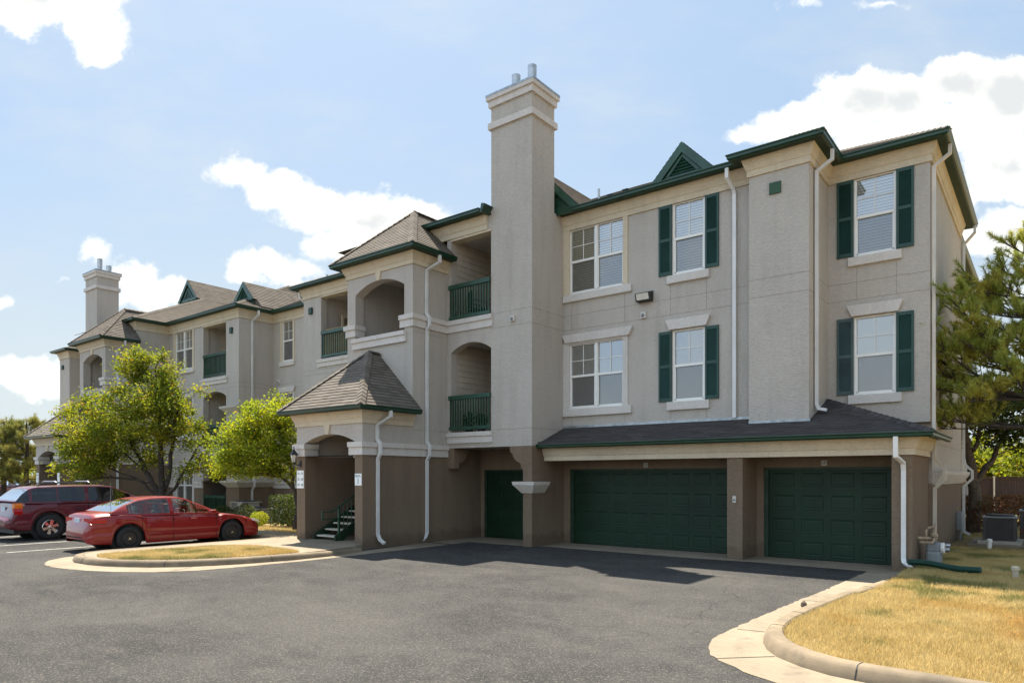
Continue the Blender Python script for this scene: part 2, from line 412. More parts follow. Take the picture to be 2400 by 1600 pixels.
def siding(mb, axis, c, a0, a1, z0, z1, h=.19):
    z = z0
    while z < z1 - 1e-4:
        zt = min(z + h, z1)
        if axis == 'y': q = [(a0, c - .018, z), (a1, c - .018, z), (a1, c, zt), (a0, c, zt), (a0, c, z), (a1, c, z)]
        else: q = [(c + .018, a0, z), (c + .018, a1, z), (c, a1, zt), (c, a0, zt), (c, a0, z), (c, a1, z)]
        mb.add(q, [(0, 1, 2, 3), (0, 1, 5, 4)]); z = zt
    return mb
# ================================================================= BUILDING
YM, YC, YR, YT, YP, YL, YW = 18.08, 16.40, 19.45, 14.87, 12.90, 18.10, 19.97
XC, XCL, XT, XTL = -12.04, -13.59, -15.44, -18.55
ZF, ZFT, ZFP, ZG = 9.69, 8.60, 3.60, 2.54
BL = thing('apartment_building', 'long three storey grey and brown stucco apartment building with green gutters, shutters and garage doors', 'apartment building', (-12, 19, 0))
bp = lambda mb, name, mat, **k: mb.build(name, mat, BL, **k)
class Each:
    def __init__(s): s.l = []
    def box(s, *a): s.l.append(MB().box(*a)); return s
    def build_each(s, name, mat):
        for m in s.l: bp(m, name, mat)

# --- walls
W = MB(); B_ = MB(); I_ = Each()          # grey upper stucco, brown lower stucco, balcony interiors
HA = lambda z0, z1: (-11.83, -9.92, z0, z1); HB = lambda z0, z1: (-8.38, -7.44, z0, z1); HC = lambda z0, z1: (-4.01, -3.05, z0, z1)
wall(W, 'y', YM, XC, -6.1, 3.3, 10.1, [HA(7.70, 9.69), HA(4.16, 6.14), HB(7.70, 9.69), HB(4.16, 6.14)])
W.box(-6.10, -4.64, 17.68, 19.9, 3.25, 10.1)
wall(W, 'y', YR, -4.64, -2.32, 3.4, 10.1, [HC(7.70, 9.69), HC(4.16, 6.14)])
W.box(-3.2, -2.32, YR + .3, 26.9, 1.9, 10.1); W.box(-3.4, -2.83, 26.9, 34.4, 1.9, 10.1)
B_.box(-3.2, -2.32, YR + .001, 26.9, 0, 1.9); B_.box(-3.4, -2.83, 26.9, 34.4, 0, 1.9)
# garage level
wall(B_, 'y', YM, XT, -2.75, 0, 3.3, [(-15.30, -12.55, 0, 2.30), (-11.81, -6.44, 0, 2.30), (-5.86, -2.79, 0, 2.30)], t=.25)
B_.box(-6.43, -6.04, 17.04, YM - .001, 0, 2.62); B_.box(-2.76, -2.363, 17.04, YR + .1, 0, 2.62)
B_.box(-12.368, XC, YC, YM - .001, 0, 2.977)
B_.prism([(-12.36, 2.975), (-12.87, 2.975), (-12.85, 2.80), (-12.77, 2.77), (-12.74, 2.66), (-12.66, 2.56), (-12.56, 2.50), (-12.46, 2.47), (-12.45, 2.32), (-12.36, 2.30)], 'y', YC + .002, YC + .30)
# corbel against tower wall (profile in YZ)
B_.prism([(YC + .02, 2.975), (17.14, 2.975), (17.14, 2.84), (17.05, 2.81), (17.0, 2.68), (16.9, 2.57), (16.78, 2.52), (16.67, 2.50), (16.67, 2.33), (YC + .02, 2.32)], 'x', XT - .0, XT + .28)
# chimney shaft lower part + balcony bay
W.box(XCL, XC, YC, YM - .001, 2.98, 10.15)
wall(W, 'y', YC, XT, XCL, 2.98, 10.1, [(-15.27, XCL - .005, 3.46, 6.30, .27), (-15.27, XCL - .005, 7.04, 9.66)], t=.3)
I_.box(XT, XC, YC + .31, YM - .01, 2.985, 3.10)
for z0 in (3.10, 6.72):      # balcony floors, walls, ceilings
    I_.box(XT, XCL, YC + .302, 19.2, z0, z0 + .34 - (.0 if z0 > 4 else .0))
I_.box(XT, XCL, YC + .302, 19.2, 6.40, 6.71); I_.box(XT, XCL, YC + .302, 19.2, 9.70, 9.9)
# tower: front wall with arch, sides
wall(W, 'y', YT, XTL, XT, 3.06, 9.15, [(-18.15, -15.82, 6.56, 8.36, .33)], t=.35)
W.box(XT - .30, XT, YT + .35, YC + 1.9, 3.06, 9.15); W.box(XTL, XTL + .3, YT + .35, YL + .0, 2.69, 9.15)
W.box(XTL + .3, XT - .3, 17.2, 17.4, 3.3, 9.15); I_.box(XTL + .3, XT - .3, YT + .35, 17.2, 6.2, 6.5); I_.box(XTL + .3, XT - .3, YT + .35, 17.2, 8.75, 8.9)
W.box(XTL + .3, XTL + 2.9, 17.4, YL + .0, 9.0, 10.1)
# porch
wall(W, 'y', YP, XTL, XT, 2.69, 4.0, [(-18.14, -15.77, 2.69, 3.33, .25)], t=.4)
W.box(XT - .30, XT, YP + .4, YT - .001, 2.69, 4.0); W.box(XT - .30, XT, YT, YC, 2.69, 3.06); W.box(XTL, XTL + .3, YP + .4, YT - .001, 2.69, 4.0)
B_.box(XT - .33, XT, YP, YM, 0, 2.69); B_.box(XTL, XTL + .42, YP, YL + .0, 0, 2.69); B_.box(XT - .33, XT, YC + .02, YM, 2.69, 2.98); B_.box(XTL + .42, XT - .33, 17.6, 17.8, 0, 6.2)
I_.box(XTL + .42, XT - .33, YP + .4, YT + .3, 3.5, 3.6)
# left balcony block (plane YL) and recess YW
wall(W, 'y', YL, -25.53, XTL + .001, 1.85, 10.1, [(-24.32, -21.9, 3.5, 6.30, .27), (-24.32, -21.9, 7.04, 9.66)], t=.3)
W.box(-25.53, -25.23, YL + .3, 22, 1.85, 10.1)
wall(W, 'y', YW, -30.67, -25.53, 1.85, 10.1, [(-29.94, -29.0, 7.70, 9.69), (-29.94, -29.0, 4.16, 6.14)], t=.3)
wall(B_, 'y', YL, -25.53, XTL, 0, 1.85, [(-24.32, -21.9, .1, 1.84)]); wall(B_, 'y', YW, -30.67, -25.53, 0, 1.85, [(-26.9, -25.95, .55, 1.849)]); 
B_.box(-25.53, -25.23, YL + .3, 22, 0, 1.85)
# block B
HB3 = (-36.88, -35.02)
wall(W, 'y', YL, -37.5, -30.67, 1.85, 10.1, [(*HB3, 7.65, 9.69), (*HB3, 4.16, 6.14), (*HB3, 1.849, 2.62), (-33.98, -31.82, 3.5, 6.30, .27), (-33.98, -31.82, 7.04, 9.66), (-33.98, -31.82, 1.849, 2.75)], t=.3)
wall(B_, 'y', YL, -37.5, -30.67, 0, 1.85, [(*HB3, .6, 1.849), (-33.98, -31.82, .05, 1.849)], t=.3)
W.box(-30.97, -30.67, YL + .3, YW + 1, 1.85, 10.1); B_.box(-30.97, -30.67, YL + .3, YW + 1, 0, 1.85)
for (xa, xb) in ((-24.32, -21.9), (-33.98, -31.82)):
    for z0 in (3.1, 6.70): I_.box(xa - .2, xb + .2, YL + .302, 20.6, z0, z0 + .35)
    I_.box(xa - .2, xb + .2, YL + .302, 20.6, 6.38, 6.69); I_.box(xa - .2, xb + .2, YL + .302, 20.6, 9.68, 9.9)
# section A: second tower, porch, balcony, end pier (mirrors the first, 22.03 m further left)
DX = -22.03
W.box(-41.1, -37.5, YC + 0, YL + 2, 2.0, 10.1)
wall(W, 'y', YT, XTL + DX - .05, XT + DX, 3.06, 9.15, [(-18.15 + DX, -15.82 + DX, 6.56, 8.36, .33)], t=.35)
W.box(XT + DX - .3, XT + DX, YT + .35, YC, 3.06, 9.15); W.box(XTL + DX - .05, XTL + DX + .25, YT + .35, YL, 2.0, 9.15)
W.box(XTL + DX, XT + DX - .3, YC - .2, YC - .1, 3.3, 9.1); I_.box(XTL + DX, XT + DX - .3, YT + .35, YC, 8.75, 8.9); I_.box(XTL + DX, XT + DX - .3, YT + .35, YC, 6.2, 6.5)
wall(W, 'y', YP - .04, XTL + DX, XT + DX, 2.69, 4.0, [(-18.14 + DX, -15.77 + DX, 2.69, 3.33, .25)], t=.4)
W.box(XT + DX - .3, XT + DX, YP + .36, YT - .001, 2.69, 4.0); W.box(XT + DX - .3, XT + DX, YT, YL, 2.69, 3.06); W.box(XTL + DX, XTL + DX + .3, YP + .36, YT - .001, 2.69, 4.0)
B_.box(XT + DX - .33, XT + DX, YP - .04, YL, 0, 2.69); B_.box(XTL + DX, XTL + DX + .42, YP - .04, YL, 0, 2.69); B_.box(XTL + DX + .42, XT + DX - .33, 17.0, 17.2, 0, 3.3)
W.box(-49.58, -41.1, 19.0, 19.4, 1.85, 10.1); B_.box(-49.58, -41.1, 18.99, 19.4, 0, 1.85)
W.box(-51.16, -49.58, 17.55, 21, 1.85, 10.1); B_.box(-51.16, -49.58, 17.55, 21, 0, 1.85)
# body behind everything so the shell is closed
W.box(-51.0, -12.5, 21.2, 38.0, 0, 10.1); W.box(-12.4, -3.5, 20.4, 34.3, 0, 10.1)
bp(W, 'upper_wall', 'stucco_grey'); bp(B_, 'lower_wall', 'stucco_brown'); I_.build_each('balcony_slab', 'stucco_grey')
# lintel beams in cream above top balconies
L_ = Each(); L_.box(-15.27, XCL - .003, YC - .012, YC + .31, 9.62, 9.69); L_.box(-24.32, -21.9, YL - .012, YL + .31, 9.62, 9.69); L_.box(-33.98, -31.82, YL - .012, YL + .31, 9.62, 9.69)
L_.build_each('lintel', 'trim_cream')
# siding inside balconies
for (z0, z1) in ((3.45, 6.4), (7.07, 9.7)):
    S = MB(); siding(S, 'x', -15.29, YC + .31, 19.15, z0, z1); siding(S, 'y', 19.15, -15.27, XCL, z0, z1); bp(S, 'siding', 'siding')
    for (xa, xb) in ((-24.32, -21.9), (-33.98, -31.82)):
        S = MB(); siding(S, 'y', 20.5, xa - .1, xb + .1, z0, z1); siding(S, 'x', xa - .05, YL + .95, 20.5, z0, z1); bp(S, 'siding', 'siding')
        bp(MB().box(xa - .25, xa - .045, YL + .3, YL + .95, z0, z1), 'balcony_wall', 'stucco_grey'); bp(MB().box(xb + .05, xb + .2, YL + .3, 20.5, z0, z1), 'balcony_wall', 'stucco_grey')
S = MB(); siding(S, 'y', 20.5, -34.1, -31.7, .05, 3.1); bp(S, 'siding', 'siding'); S = MB(); siding(S, 'y', 20.5, -24.5, -21.8, .05, 3.1); bp(S, 'siding', 'siding')
# patio door frame on the upper left balcony (right of the recess)
S = MB(); S.box(-24.26, -24.18, 19.1, 19.2, 7.06, 8.95); S.box(-24.26, -24.18, 20.35, 20.45, 7.06, 8.95); S.box(-24.26, -24.18, 19.1, 20.45, 8.95, 9.05)
bp(S, 'patio_door_frame', 'trim_cream')
S = MB(); S.box(-24.245, -24.20, 19.2, 20.35, 7.06, 8.95); bp(S, 'patio_door', 'stucco_brown')

# control joints scored in the stucco
J = Each(); e = .004
def jl(x0, x1, Y, z): J.box(x0, x1, Y - e, Y + .01, z, z + .012)
for z in (7.05, 6.60):
    jl(XC, -6.1, YM, z); jl(-6.1, -4.64, 17.68, z); jl(-4.64, -2.32, YR, z); J.box(-4.65, -4.64 + e, 17.68, YR, z, z + .012)
    jl(XCL, XC, YC, z); J.box(XC - .01, XC + e, YC, YM, z, z + .012); J.box(-2.33, -2.32 + e, YR, 26.9, z, z + .012)
for z in (3.50,): jl(XCL, XC, YC, z); J.box(XC - .01, XC + e, YC, YM, z, z + .012); jl(XT, XCL, YC, 3.05)
for x in (-11.75, -9.9, -8.45, -7.4):
    for (z0, z1) in ((6.60, 7.44), (3.6, 3.9)): J.box(x, x + .012, YM - e, YM + .01, z0, z1)
for x in (-3.95, -3.05): J.box(x, x + .012, YR - e, YR + .01, 6.60, 7.44)
for z in (6.4, 6.6): jl(-37.5, -30.67, YL, z); jl(-30.67, -25.53, YW, z); J.box(-30.67, -30.67 + e, YL, YW, z, z + .012); jl(-25.53, XTL, YL, z)
J.box(XT - .01, XT + e, YT, YC, 6.52, 6.532); J.box(XT - .01, XT + e, YT, YC, 3.5, 3.512)
J.box(-2.33, -2.32 + e, YR, 26.9, 3.6, 3.612); J.box(-2.33, -2.32 + e, YR, 26.9, 2.9, 2.912)
J.build_each('control_joint', 'stucco_joint')

# --- cornices, soffits, gutters
def cornice(path, z0, k=1., gpath=None):
    pr = [(-.02, 0), (.045, 0), (.045, .155 * k), (.062, .16 * k), (.075, .19 * k), (.155, .42 * k), (-.02, .42 * k)]
    bp(MB().sweep(pr, path, z0=z0), 'cornice', 'trim_cream')
    g = gpath or path
    bp(MB().sweep([(-.02, .42 * k + .002), (.37, .42 * k + .002), (.37, .42 * k + .02), (-.02, .42 * k + .02)], g, z0=z0), 'soffit', 'green_soffit')
    z = .42 * k
    bp(MB().sweep([(.33, z + .004), (.385, z - .012), (.425, z + .02), (.43, z + .075), (.455, z + .10), (.455, z + .122), (.44, z + .122), (.33, z + .11)], g, z0=z0), 'gutter', 'green_gutter')
cornice([(XC, YM), (-6.10, YM), (-6.10, 17.68), (-4.64, 17.68), (-4.64, YR), (-2.32, YR), (-2.32, 26.4)], ZF, gpath=[(-11.6, YM), (-6.10, YM), (-6.10, 17.68), (-4.64, 17.68), (-4.64, YR), (-2.32, YR), (-2.32, 26.9)])
cornice([(-2.83, 27.2), (-2.83, 34.4)], ZF)
cornice([(-16.3, YC), (-13.72, YC)], ZF)
cornice([(-25.53, 22.5), (-25.53, YL), (XTL + .3, YL)], ZF)
cornice([(-41.6, YC), (-37.5, YC), (-37.5, YL), (-30.67, YL), (-30.67, YW), (-25.5, YW)], ZF)
cornice([(-51.16, 21), (-51.16, 17.55), (-49.58, 17.55), (-49.58, 19.0), (-41.6, 19.0)], ZF)
for dx in (0, DX):
    cornice([(XTL + dx, YC + .3), (XTL + dx, YT), (XT + dx, YT), (XT + dx, YC)], ZFT, .86)
    yp = YP if dx == 0 else YP - .04
    cornice([(XTL + dx, YT - .02), (XTL + dx, yp), (XT + dx, yp), (XT + dx, YT - .02)], ZFP, .86)
# garage pent cornice: frieze at pillars, flaring to the gutter
PG = [(XC + .02, 17.04), (-2.363, 17.04), (-2.363, 19.42)]
bp(MB().sweep([(-.30, 0), (.05, 0), (.05, .13), (.07, .135), (.085, .155), (.20, .41), (-.30, .41)], PG, z0=ZG), 'cornice', 'trim_cream')
bp(MB().sweep([(-.3, .412), (.38, .412), (.38, .43), (-.3, .43)], [(XC + .02, 17.04), (-2.363, 17.04), (-2.363, 19.6)], z0=ZG), 'soffit', 'green_soffit')
bp(MB().sweep([(.34, .395), (.395, .38), (.435, .41), (.44, .455), (.465, .48), (.465, .50), (.34, .49)], [(XC + .004, 17.04), (-2.363, 17.04), (-2.363, 19.9)], z0=ZG - .02), 'gutter', 'green_gutter')
# flat decorative bands
def bands(path, z0, z1, name='trim_band', o=.05):
    h = z1 - z0
    bp(MB().sweep([(-.01, 0), (o, 0), (o, h * .58), (o + .05, h * .62), (o + .055, h), (-.01, h)], path, z0=z0), name, 'trim_white')
bands([(-15.98, YT), (XT, YT), (XT, YC), (XCL + .07, YC)], 6.68, 7.055)
bands([(XTL, YT + .8), (XTL, YT), (-18.15, YT), (-18.15, YT + .35)], 6.68, 7.055)
bands([(-18.23, YT), (-15.71, YT)], 6.24, 6.575, 'window_sill', .08)
bands([(-15.42, YC), (XCL + .07, YC)], 3.13, 3.47)
bands([(-15.99, YP), (XT, YP), (XT, YM - .03)][:2] + [(XT, YC)], 2.69, 3.06)
bands([(XTL, YT), (XTL, YP), (-18.14, YP), (-18.14, YP + .45)], 2.69, 3.06)
bands([(-24.52, YL), (-19, YL)], 6.69, 6.98); bands([(-34.16, YL), (-31.69, YL)], 6.67, 6.95); bands([(-24.52, YL), (-20, YL)], 3.12, 3.42); bands([(-34.16, YL), (-31.69, YL)], 3.12, 3.42)
bands([(-15.98 + DX, YT), (XT + DX, YT), (XT + DX, YC)], 6.68, 7.055); bands([(-15.99 + DX, YP - .04), (XT + DX, YP - .04), (XT + DX, YL)], 2.69, 3.06); bands([(XTL + DX, YT), (XTL + DX, YP - .04), (-18.14 + DX, YP - .04), (-18.14 + DX, YP + .4)], 2.69, 3.06)
bands([(-37.5, YL), (-37.05, YL)], 1.5, 1.84); bands([(-34.86, YL), (-33.98, YL)], 1.5, 1.84); bands([(-30.67, YW), (-27.1, YW)], 1.5, 1.84); bands([(-25.75, YW), (-25.5, YW)], 1.5, 1.84)
# flared corbel bands
def corbel(path, z0, z1, o0=.02, o1=.26): bp(MB().sweep([(-.01, 0), (o0, 0), (o1, (z1 - z0) * .72), (o1 + .02, z1 - z0), (-.01, z1 - z0)], path, z0=z0), 'corbel_band', 'trim_white')
corbel([(-31.74, YL + .3), (-31.74, YL), (-30.67, YL), (-30.67, YW)], 5.15, 5.48); corbel([(-31.74, YL + .3), (-31.74, YL), (-30.67, YL), (-30.67, YW)], 1.56, 1.88)
corbel([(-2.32, 19.9), (-2.32, 26.9), (-3.2, 26.9)], 1.86, 2.22, .03, .20); corbel([(-2.83, 27.2), (-2.83, 34.4)], 1.86, 2.22, .03, .20)
corbel([(-12.368, YC + .6), (-12.368, YC), (XC, YC), (XC, 17.0)], 1.58, 1.92, .03, .22)
# keystones
for (x, y, z0, z1) in ((-16.995, YT, 8.34, 8.60), (-16.995, YP, 3.32, 3.60), (-16.995 + DX, YT, 8.34, 8.60), (-16.995 + DX, YP - .04, 3.32, 3.60)):
    bp(MB().prism([(x - .07, z0), (x + .07, z0), (x + .13, z1), (x - .13, z1)], 'y', y - .05, y + .01), 'keystone', 'trim_cream')

# --- roofs
RF = MB()
def hiproof(mb, x0, x1, y0, y1, z, p, front=True, right=True, left=True):
    hw = min((x1 - x0) / 2, (y1 - y0) / 2); zt = z + p * hw; xm0, xm1, ym0, ym1 = x0 + hw, x1 - hw, y0 + hw, y1 - hw
    if front: slope(mb, [(x0, y0, z), (x1, y0, z), (xm1, ym0, zt), (xm0, ym0, zt)] if xm1 - xm0 > .01 else [(x0, y0, z), (x1, y0, z), (xm1, ym0, zt)])
    if right: slope(mb, [(x1, y0, z), (x1, y1, z), (xm1, ym1, zt), (xm1, ym0, zt)] if ym1 - ym0 > .01 else [(x1, y0, z), (x1, y1, z), (xm1, ym0, zt)])
    if left: slope(mb, [(x0, y1, z), (x0, y0, z), (xm0, ym0, zt), (xm0, ym1, zt)] if ym1 - ym0 > .01 else [(x0, y1, z), (x0, y0, z), (xm0, ym0, zt)])
    return zt
ZE, P_ = 10.20, .475
o = .40
hiproof(RF, -25.93, -4.24, YM - o, 38.4, ZE, P_); hiproof(RF, -10.2, -1.92, YR - o, 27.2, ZE, P_); hiproof(RF, -6.5, -4.24, 17.68 - o, 23, ZE, P_)
hiproof(RF, -20.5, -13.66, YC - o, 30, ZE, P_); hiproof(RF, -44, -22, YW - o, 38, ZE, P_)
hiproof(RF, -49, -30.27, YL - o, 38, ZE, P_); hiproof(RF, -56.0, -37.1, YC - o, 40, ZE, P_, front=False, left=False); slope(RF, [(-44.5, YC - o, ZE), (-37.1, YC - o, ZE), (-46.55, YC - o + 9.45, ZE + 9.45 * P_), (-48.5, YC - o + 9.45, ZE + 9.45 * P_)]); hiproof(RF, -51.4, -40, 18.6, 36, ZE, P_); hiproof(RF, -51.56, -49.18, 17.55 - o, 24, ZE, P_)
slope(RF, [(-2.43, 27.0, ZE), (-2.43, 34.8, ZE), (-5.2, 34.8, ZE + 1.3), (-5.2, 27.0, ZE + 1.3)])
rf = bp(RF, 'roof', 'shingle', fix=False)
RC = MB()
ridgecap(RC, (-30.27, YL - o, ZE + .03), (-30.27 - 9, YL - o + 9, ZE + .03 + 9 * P_)); ridgecap(RC, (-37.1, YC - o, ZE + .03), (-37.1 - 8, YC - o + 8, ZE + .03 + 8 * P_)); ridgecap(RC, (-25.93 + .02, YM - o, ZE + .03), (-22, YM - o + 4, ZE + 4 * P_))
ridgecap(RC, (-4.24, YM - .8, ZE + .02), (-5.37, 18.41, ZE + .56)); ridgecap(RC, (-1.92, YR - o, ZE + .03), (-6, 23.1, ZE + 4.08 * P_))
bp(RC, 'ridge_cap', 'shingle', fix=False)
for dx in (0, DX):
    T = MB(); PT = .975
    x0, x1 = XTL + dx - .42, XT + dx + .42; ye = YT - .42; ze = 9.06; hw = (x1 - x0) / 2; zt = ze + hw * PT; xm = (x0 + x1) / 2
    yb = YC + .02; yb2 = 23
    slope(T, [(x0, ye, ze), (x1, ye, ze), (xm, ye + hw, zt)])
    slope(T, [(x1, ye, ze), (x1, yb, ze), (x1 - .55, yb, ze + .55 * PT), (x1 - .55, yb2, ze + .55 * PT), (xm, yb2, zt), (xm, ye + hw, zt)])
    slope(T, [(x0, yb2, ze), (x0, ye, ze), (xm, ye + hw, zt), (xm, yb2, zt)])
    tr = bp(T, 'tower_roof', 'shingle', fix=False)
    C_ = MB(); ridgecap(C_, (x1, ye, ze + .02), (xm, ye + hw, zt + .02)); ridgecap(C_, (x0, ye, ze + .02), (xm, ye + hw, zt + .02)); ridgecap(C_, (xm, ye + hw, zt + .03), (xm, 19, zt + .03))
    C_.build('ridge_cap', 'shingle', tr, fix=False)
    T = MB(); yp = YP - .42 - (0 if dx == 0 else .04); ze = 4.06; zt = ze + hw * PT; ym = yp + hw
    slope(T, [(x0, yp, ze), (x1, yp, ze), (xm, ym, zt)])
    slope(T, [(x1, yp, ze), (x1, YT - .003, ze), (xm, YT - .003, zt), (xm, ym, zt)]); slope(T, [(x0, YT - .003, ze), (x0, yp, ze), (xm, ym, zt), (xm, YT - .003, zt)])
    pr_ = bp(T, 'porch_roof', 'shingle', fix=False)
    C_ = MB(); ridgecap(C_, (x1, yp, ze + .02), (xm, ym, zt + .02)); ridgecap(C_, (x0, yp, ze + .02), (xm, ym, zt + .02)); ridgecap(C_, (xm, ym, zt + .03), (xm, YT - .02, zt + .03))
    C_.build('ridge_cap', 'shingle', pr_, fix=False)
# pent roof above the garages
G = MB(); gp = .387; yg, xg, zg = 16.62, -1.94, 3.005
zr = lambda y: zg + gp * (y - yg)
slope(G, [(XC, yg, zg), (-6.1, yg, zg), (-6.1, YM, zr(YM)), (XC, YM, zr(YM))])
slope(G, [(-6.1, yg, zg), (-4.64, yg, zg), (-4.64, 17.68, zr(17.68)), (-6.1, 17.68, zr(17.68))])
slope(G, [(-4.64, yg, zg), (xg, yg, zg), (xg - (YR - yg), YR, zr(YR)), (-4.64, YR, zr(YR))] if xg - (YR - yg) > -4.64 else [(-4.64, yg, zg), (xg, yg, zg), (-4.64, yg + (xg + 4.64), zg + gp * (xg + 4.64))])
slope(G, [(xg, yg, zg), (xg, YR, zg), (xg - (YR - yg), YR, zr(YR))] if xg - (YR - yg) > -4.64 else [(xg, yg, zg), (xg, YR, zg), (-4.64, YR, zg + gp * (xg + 4.64)), (-4.64, yg + (xg + 4.64), zg + gp * (xg + 4.64))])
slope(G, [(xg, YR - .01, zg), (xg, 19.9, zg), (-2.32, 19.9, zg + .15), (-2.32, YR - .01, zg + .15)])
pg = bp(G, 'garage_roof', 'shingle_shaded', fix=False)
C_ = MB(); ridgecap(C_, (xg, yg, zg + .02), (-4.62, yg + xg + 4.62, zg + gp * (xg + 4.62) + .02)); C_.build('ridge_cap', 'shingle_shaded', pg, fix=False)
F = MB(); F.box(XC + .0, -6.1, YM - .03, YM + .01, zr(YM) + .0, zr(YM) + .07); MB().box(-6.1, -4.61, 17.65, 17.68, zr(17.68), zr(17.68) + .06).build('flashing', 'flashing', pg)
F.build('flashing', 'flashing', pg)
# dark end return of the main gutter + small front gable behind the chimney
E_ = MB(); E_.box(-12.04, -11.45, 17.66, 17.72, 10.09, 10.26); bp(E_, 'fascia_return', 'green_gutter')
E_ = MB(); E_.prism([(-13.7, 10.1), (-13.64, 10.1), (-13.5, 10.32), (-13.64, 10.36)], 'y', YC - .42, YC - .02); bp(E_, 'rake_board', 'green_gutter')

def gablet(x, y, z, hw, h, back, drop=.7, cheek=True):
    """small front gable with louvre; x centre of base, y front plane, z base"""
    G_ = MB(); ov = .12
    slope(G_, [(x + hw, y - ov, z), (x + hw, back, z), (x, back, z + h), (x, y - ov, z + h)]); slope(G_, [(x - hw, back, z), (x - hw, y - ov, z), (x, y - ov, z + h), (x, back, z + h)])
    e_ = .42; sl_ = h / hw      # cheeks run down into the roof behind the front
    if cheek: slope(G_, [(x + hw + e_ / sl_, y + .05, z - e_), (x + hw + e_ / sl_, back, z - e_), (x + hw, back, z), (x + hw, y + .05, z)])
    o_ = len(G_.v)
    if cheek: G_.v += [(x + hw - .2, y + .05, z), (x + hw, y + .05, z), (x + hw + e_ / sl_, y + .05, z - e_), (x + hw - .2, y + .05, z - e_)]; G_.uv += [(0, 0)] * 4; G_.f.append((o_, o_ + 1, o_ + 2, o_ + 3))
    g = bp(G_, 'dormer', 'shingle', fix=False)
    s = h / hw; t = .2
    a = MB(); q = t / math.cos(math.atan(s))
    a.prism([(x - hw, z), (x, z + h), (x + hw, z), (x + hw - q / s, z), (x, z + h - q), (x - hw + q / s, z)], 'y', y - .13, y - .04)
    a.box(x - hw + .25, x + hw - .25, y - .06, y + .0, z - .02, z + .14); a.build('bargeboard', 'green_paint', g)
    b = MB(); b.prism([(x - hw + .15, z - drop), (x + hw - .15, z - drop), (x + hw - .15, z + .1), (x, z + h - .2), (x - hw + .15, z + .1)], 'y', y, y + .1); b.build('gable_wall', 'green_paint', g)
    l = MB(); iw = hw * .42; ih = h * .42; zb = z + .17
    for k in range(5):
        f = k / 5; w_ = iw * (1 - f); zz = zb + ih * f; l.add([(x - w_, y - .06, zz), (x + w_, y - .06, zz), (x + w_, y - .015, zz + ih / 5.5), (x - w_, y - .015, zz + ih / 5.5)], [(0, 1, 2, 3)])
    q2 = .07; l.prism([(x - iw - q2 * 1.6, zb - .03), (x, zb + ih + q2 * 1.6), (x + iw + q2 * 1.6, zb - .03), (x + iw, zb - .03), (x, zb + ih + .01), (x - iw, zb - .03)], 'y', y - .075, y - .01); l.build('louvre', 'green_paint', g)
gablet(-8.1, 18.16, 10.35, .97, 1.0, 20.4, .2, False); gablet(-31.98, 19.2, 10.84, .97, 1.0, 22.2)
gablet(-46.2, 23.6, 13.98, 1.33, 1.42, 30.); gablet(-12.83, 17.80, 10.24, 1.60, 1.6, 21.5, .1, False)
# roof vents and plumbing pipes
def roofbits():
    v = MB()
    for (x, y, z) in ((-10.55, 18.25, 10.45), (-8.85 - 1.1, 18.1, 10.4)): v.box(x, x + .12, y, y + .12, z - .15, z + .08); v.box(x - .03, x + .15, y - .03, y + .15, z + .08, z + .11)
    v.box(-9.75, -9.2, 18.2, 18.5, 10.35, 10.5); v.box(-6.75, -6.3, 18.1, 18.4, 10.42, 10.56); v.box(-27.2, -26.7, 20.5, 20.8, 11.1, 11.25); return v
bp(roofbits(), 'roof_vent', 'plastic_dark')
bp(MB().tube([(-11.25 + .5, 18.05, 10.2), (-11.25 + .5, 18.05, 10.72)], .035), 'vent_pipe', 'metal'); bp(MB().tube([(-24.2, 18.3, 10.2), (-24.2, 18.3, 10.62)], .04), 'vent_pipe', 'metal')
v = MB(); v.box(-5.58, -5.30, 17.63, 17.68, 9.12, 9.40); bp(v, 'wall_vent', 'vent_green')
for (x, y) in ((-31.3, YL), (-25.0, YL), (-50.6, 17.55)):
    v = MB(); v.bevbox(x - .09, x + .12, y - .10, y, 9.0, 9.28, .02); bp(v, 'wall_vent', 'green_shutter')

# --- chimneys
def chimney(dx, zb):
    c = MB().box(XCL + dx, XC + dx, YC, 17.56, zb, 13.45); ch = bp(c, 'chimney', 'stucco_grey')
    P4 = lambda o_: [(XCL + dx, 16.9), (XCL + dx, YC), (XC + dx, YC), (XC + dx, 17.56), (XCL + dx, 17.56), (XCL + dx, 16.89)]
    MB().sweep([(-.02, 0), (.075, 0), (.075, .19), (-.02, .19)], P4(0), z0=12.70).build('chimney_band', 'trim_white', ch)
    MB().sweep([(-.02, 0), (.065, 0), (.065, .19), (.12, .20), (.12, .32), (-.02, .32)], P4(0), z0=13.37).build('chimney_cornice', 'trim_white', ch)
    MB().prism([(XCL + dx - .13, YC - .13), (XC + dx + .13, YC - .13), (XC + dx + .13, 17.69), (XCL + dx - .13, 17.69)], 'z', 13.69, 13.75).build('chimney_cap', 'flashing', ch)
    for (fx, fy, h) in ((-12.5, 17.04, .88), (-13.2, 17.15, .88)) if dx == 0 else ((-43.2, 16.85, .88), (-42.85, 17.2, .5)):
        f = MB().lathe([(.115, 0), (.115, h * .45), (.135, h * .47), (.14, h), (.125, h), (.125, h - .1)], (fx, fy, 13.70), 14); smooth_angle(f.build('flue', 'metal', ch))
chimney(0, 10.15); chimney(-30.40, 3.)

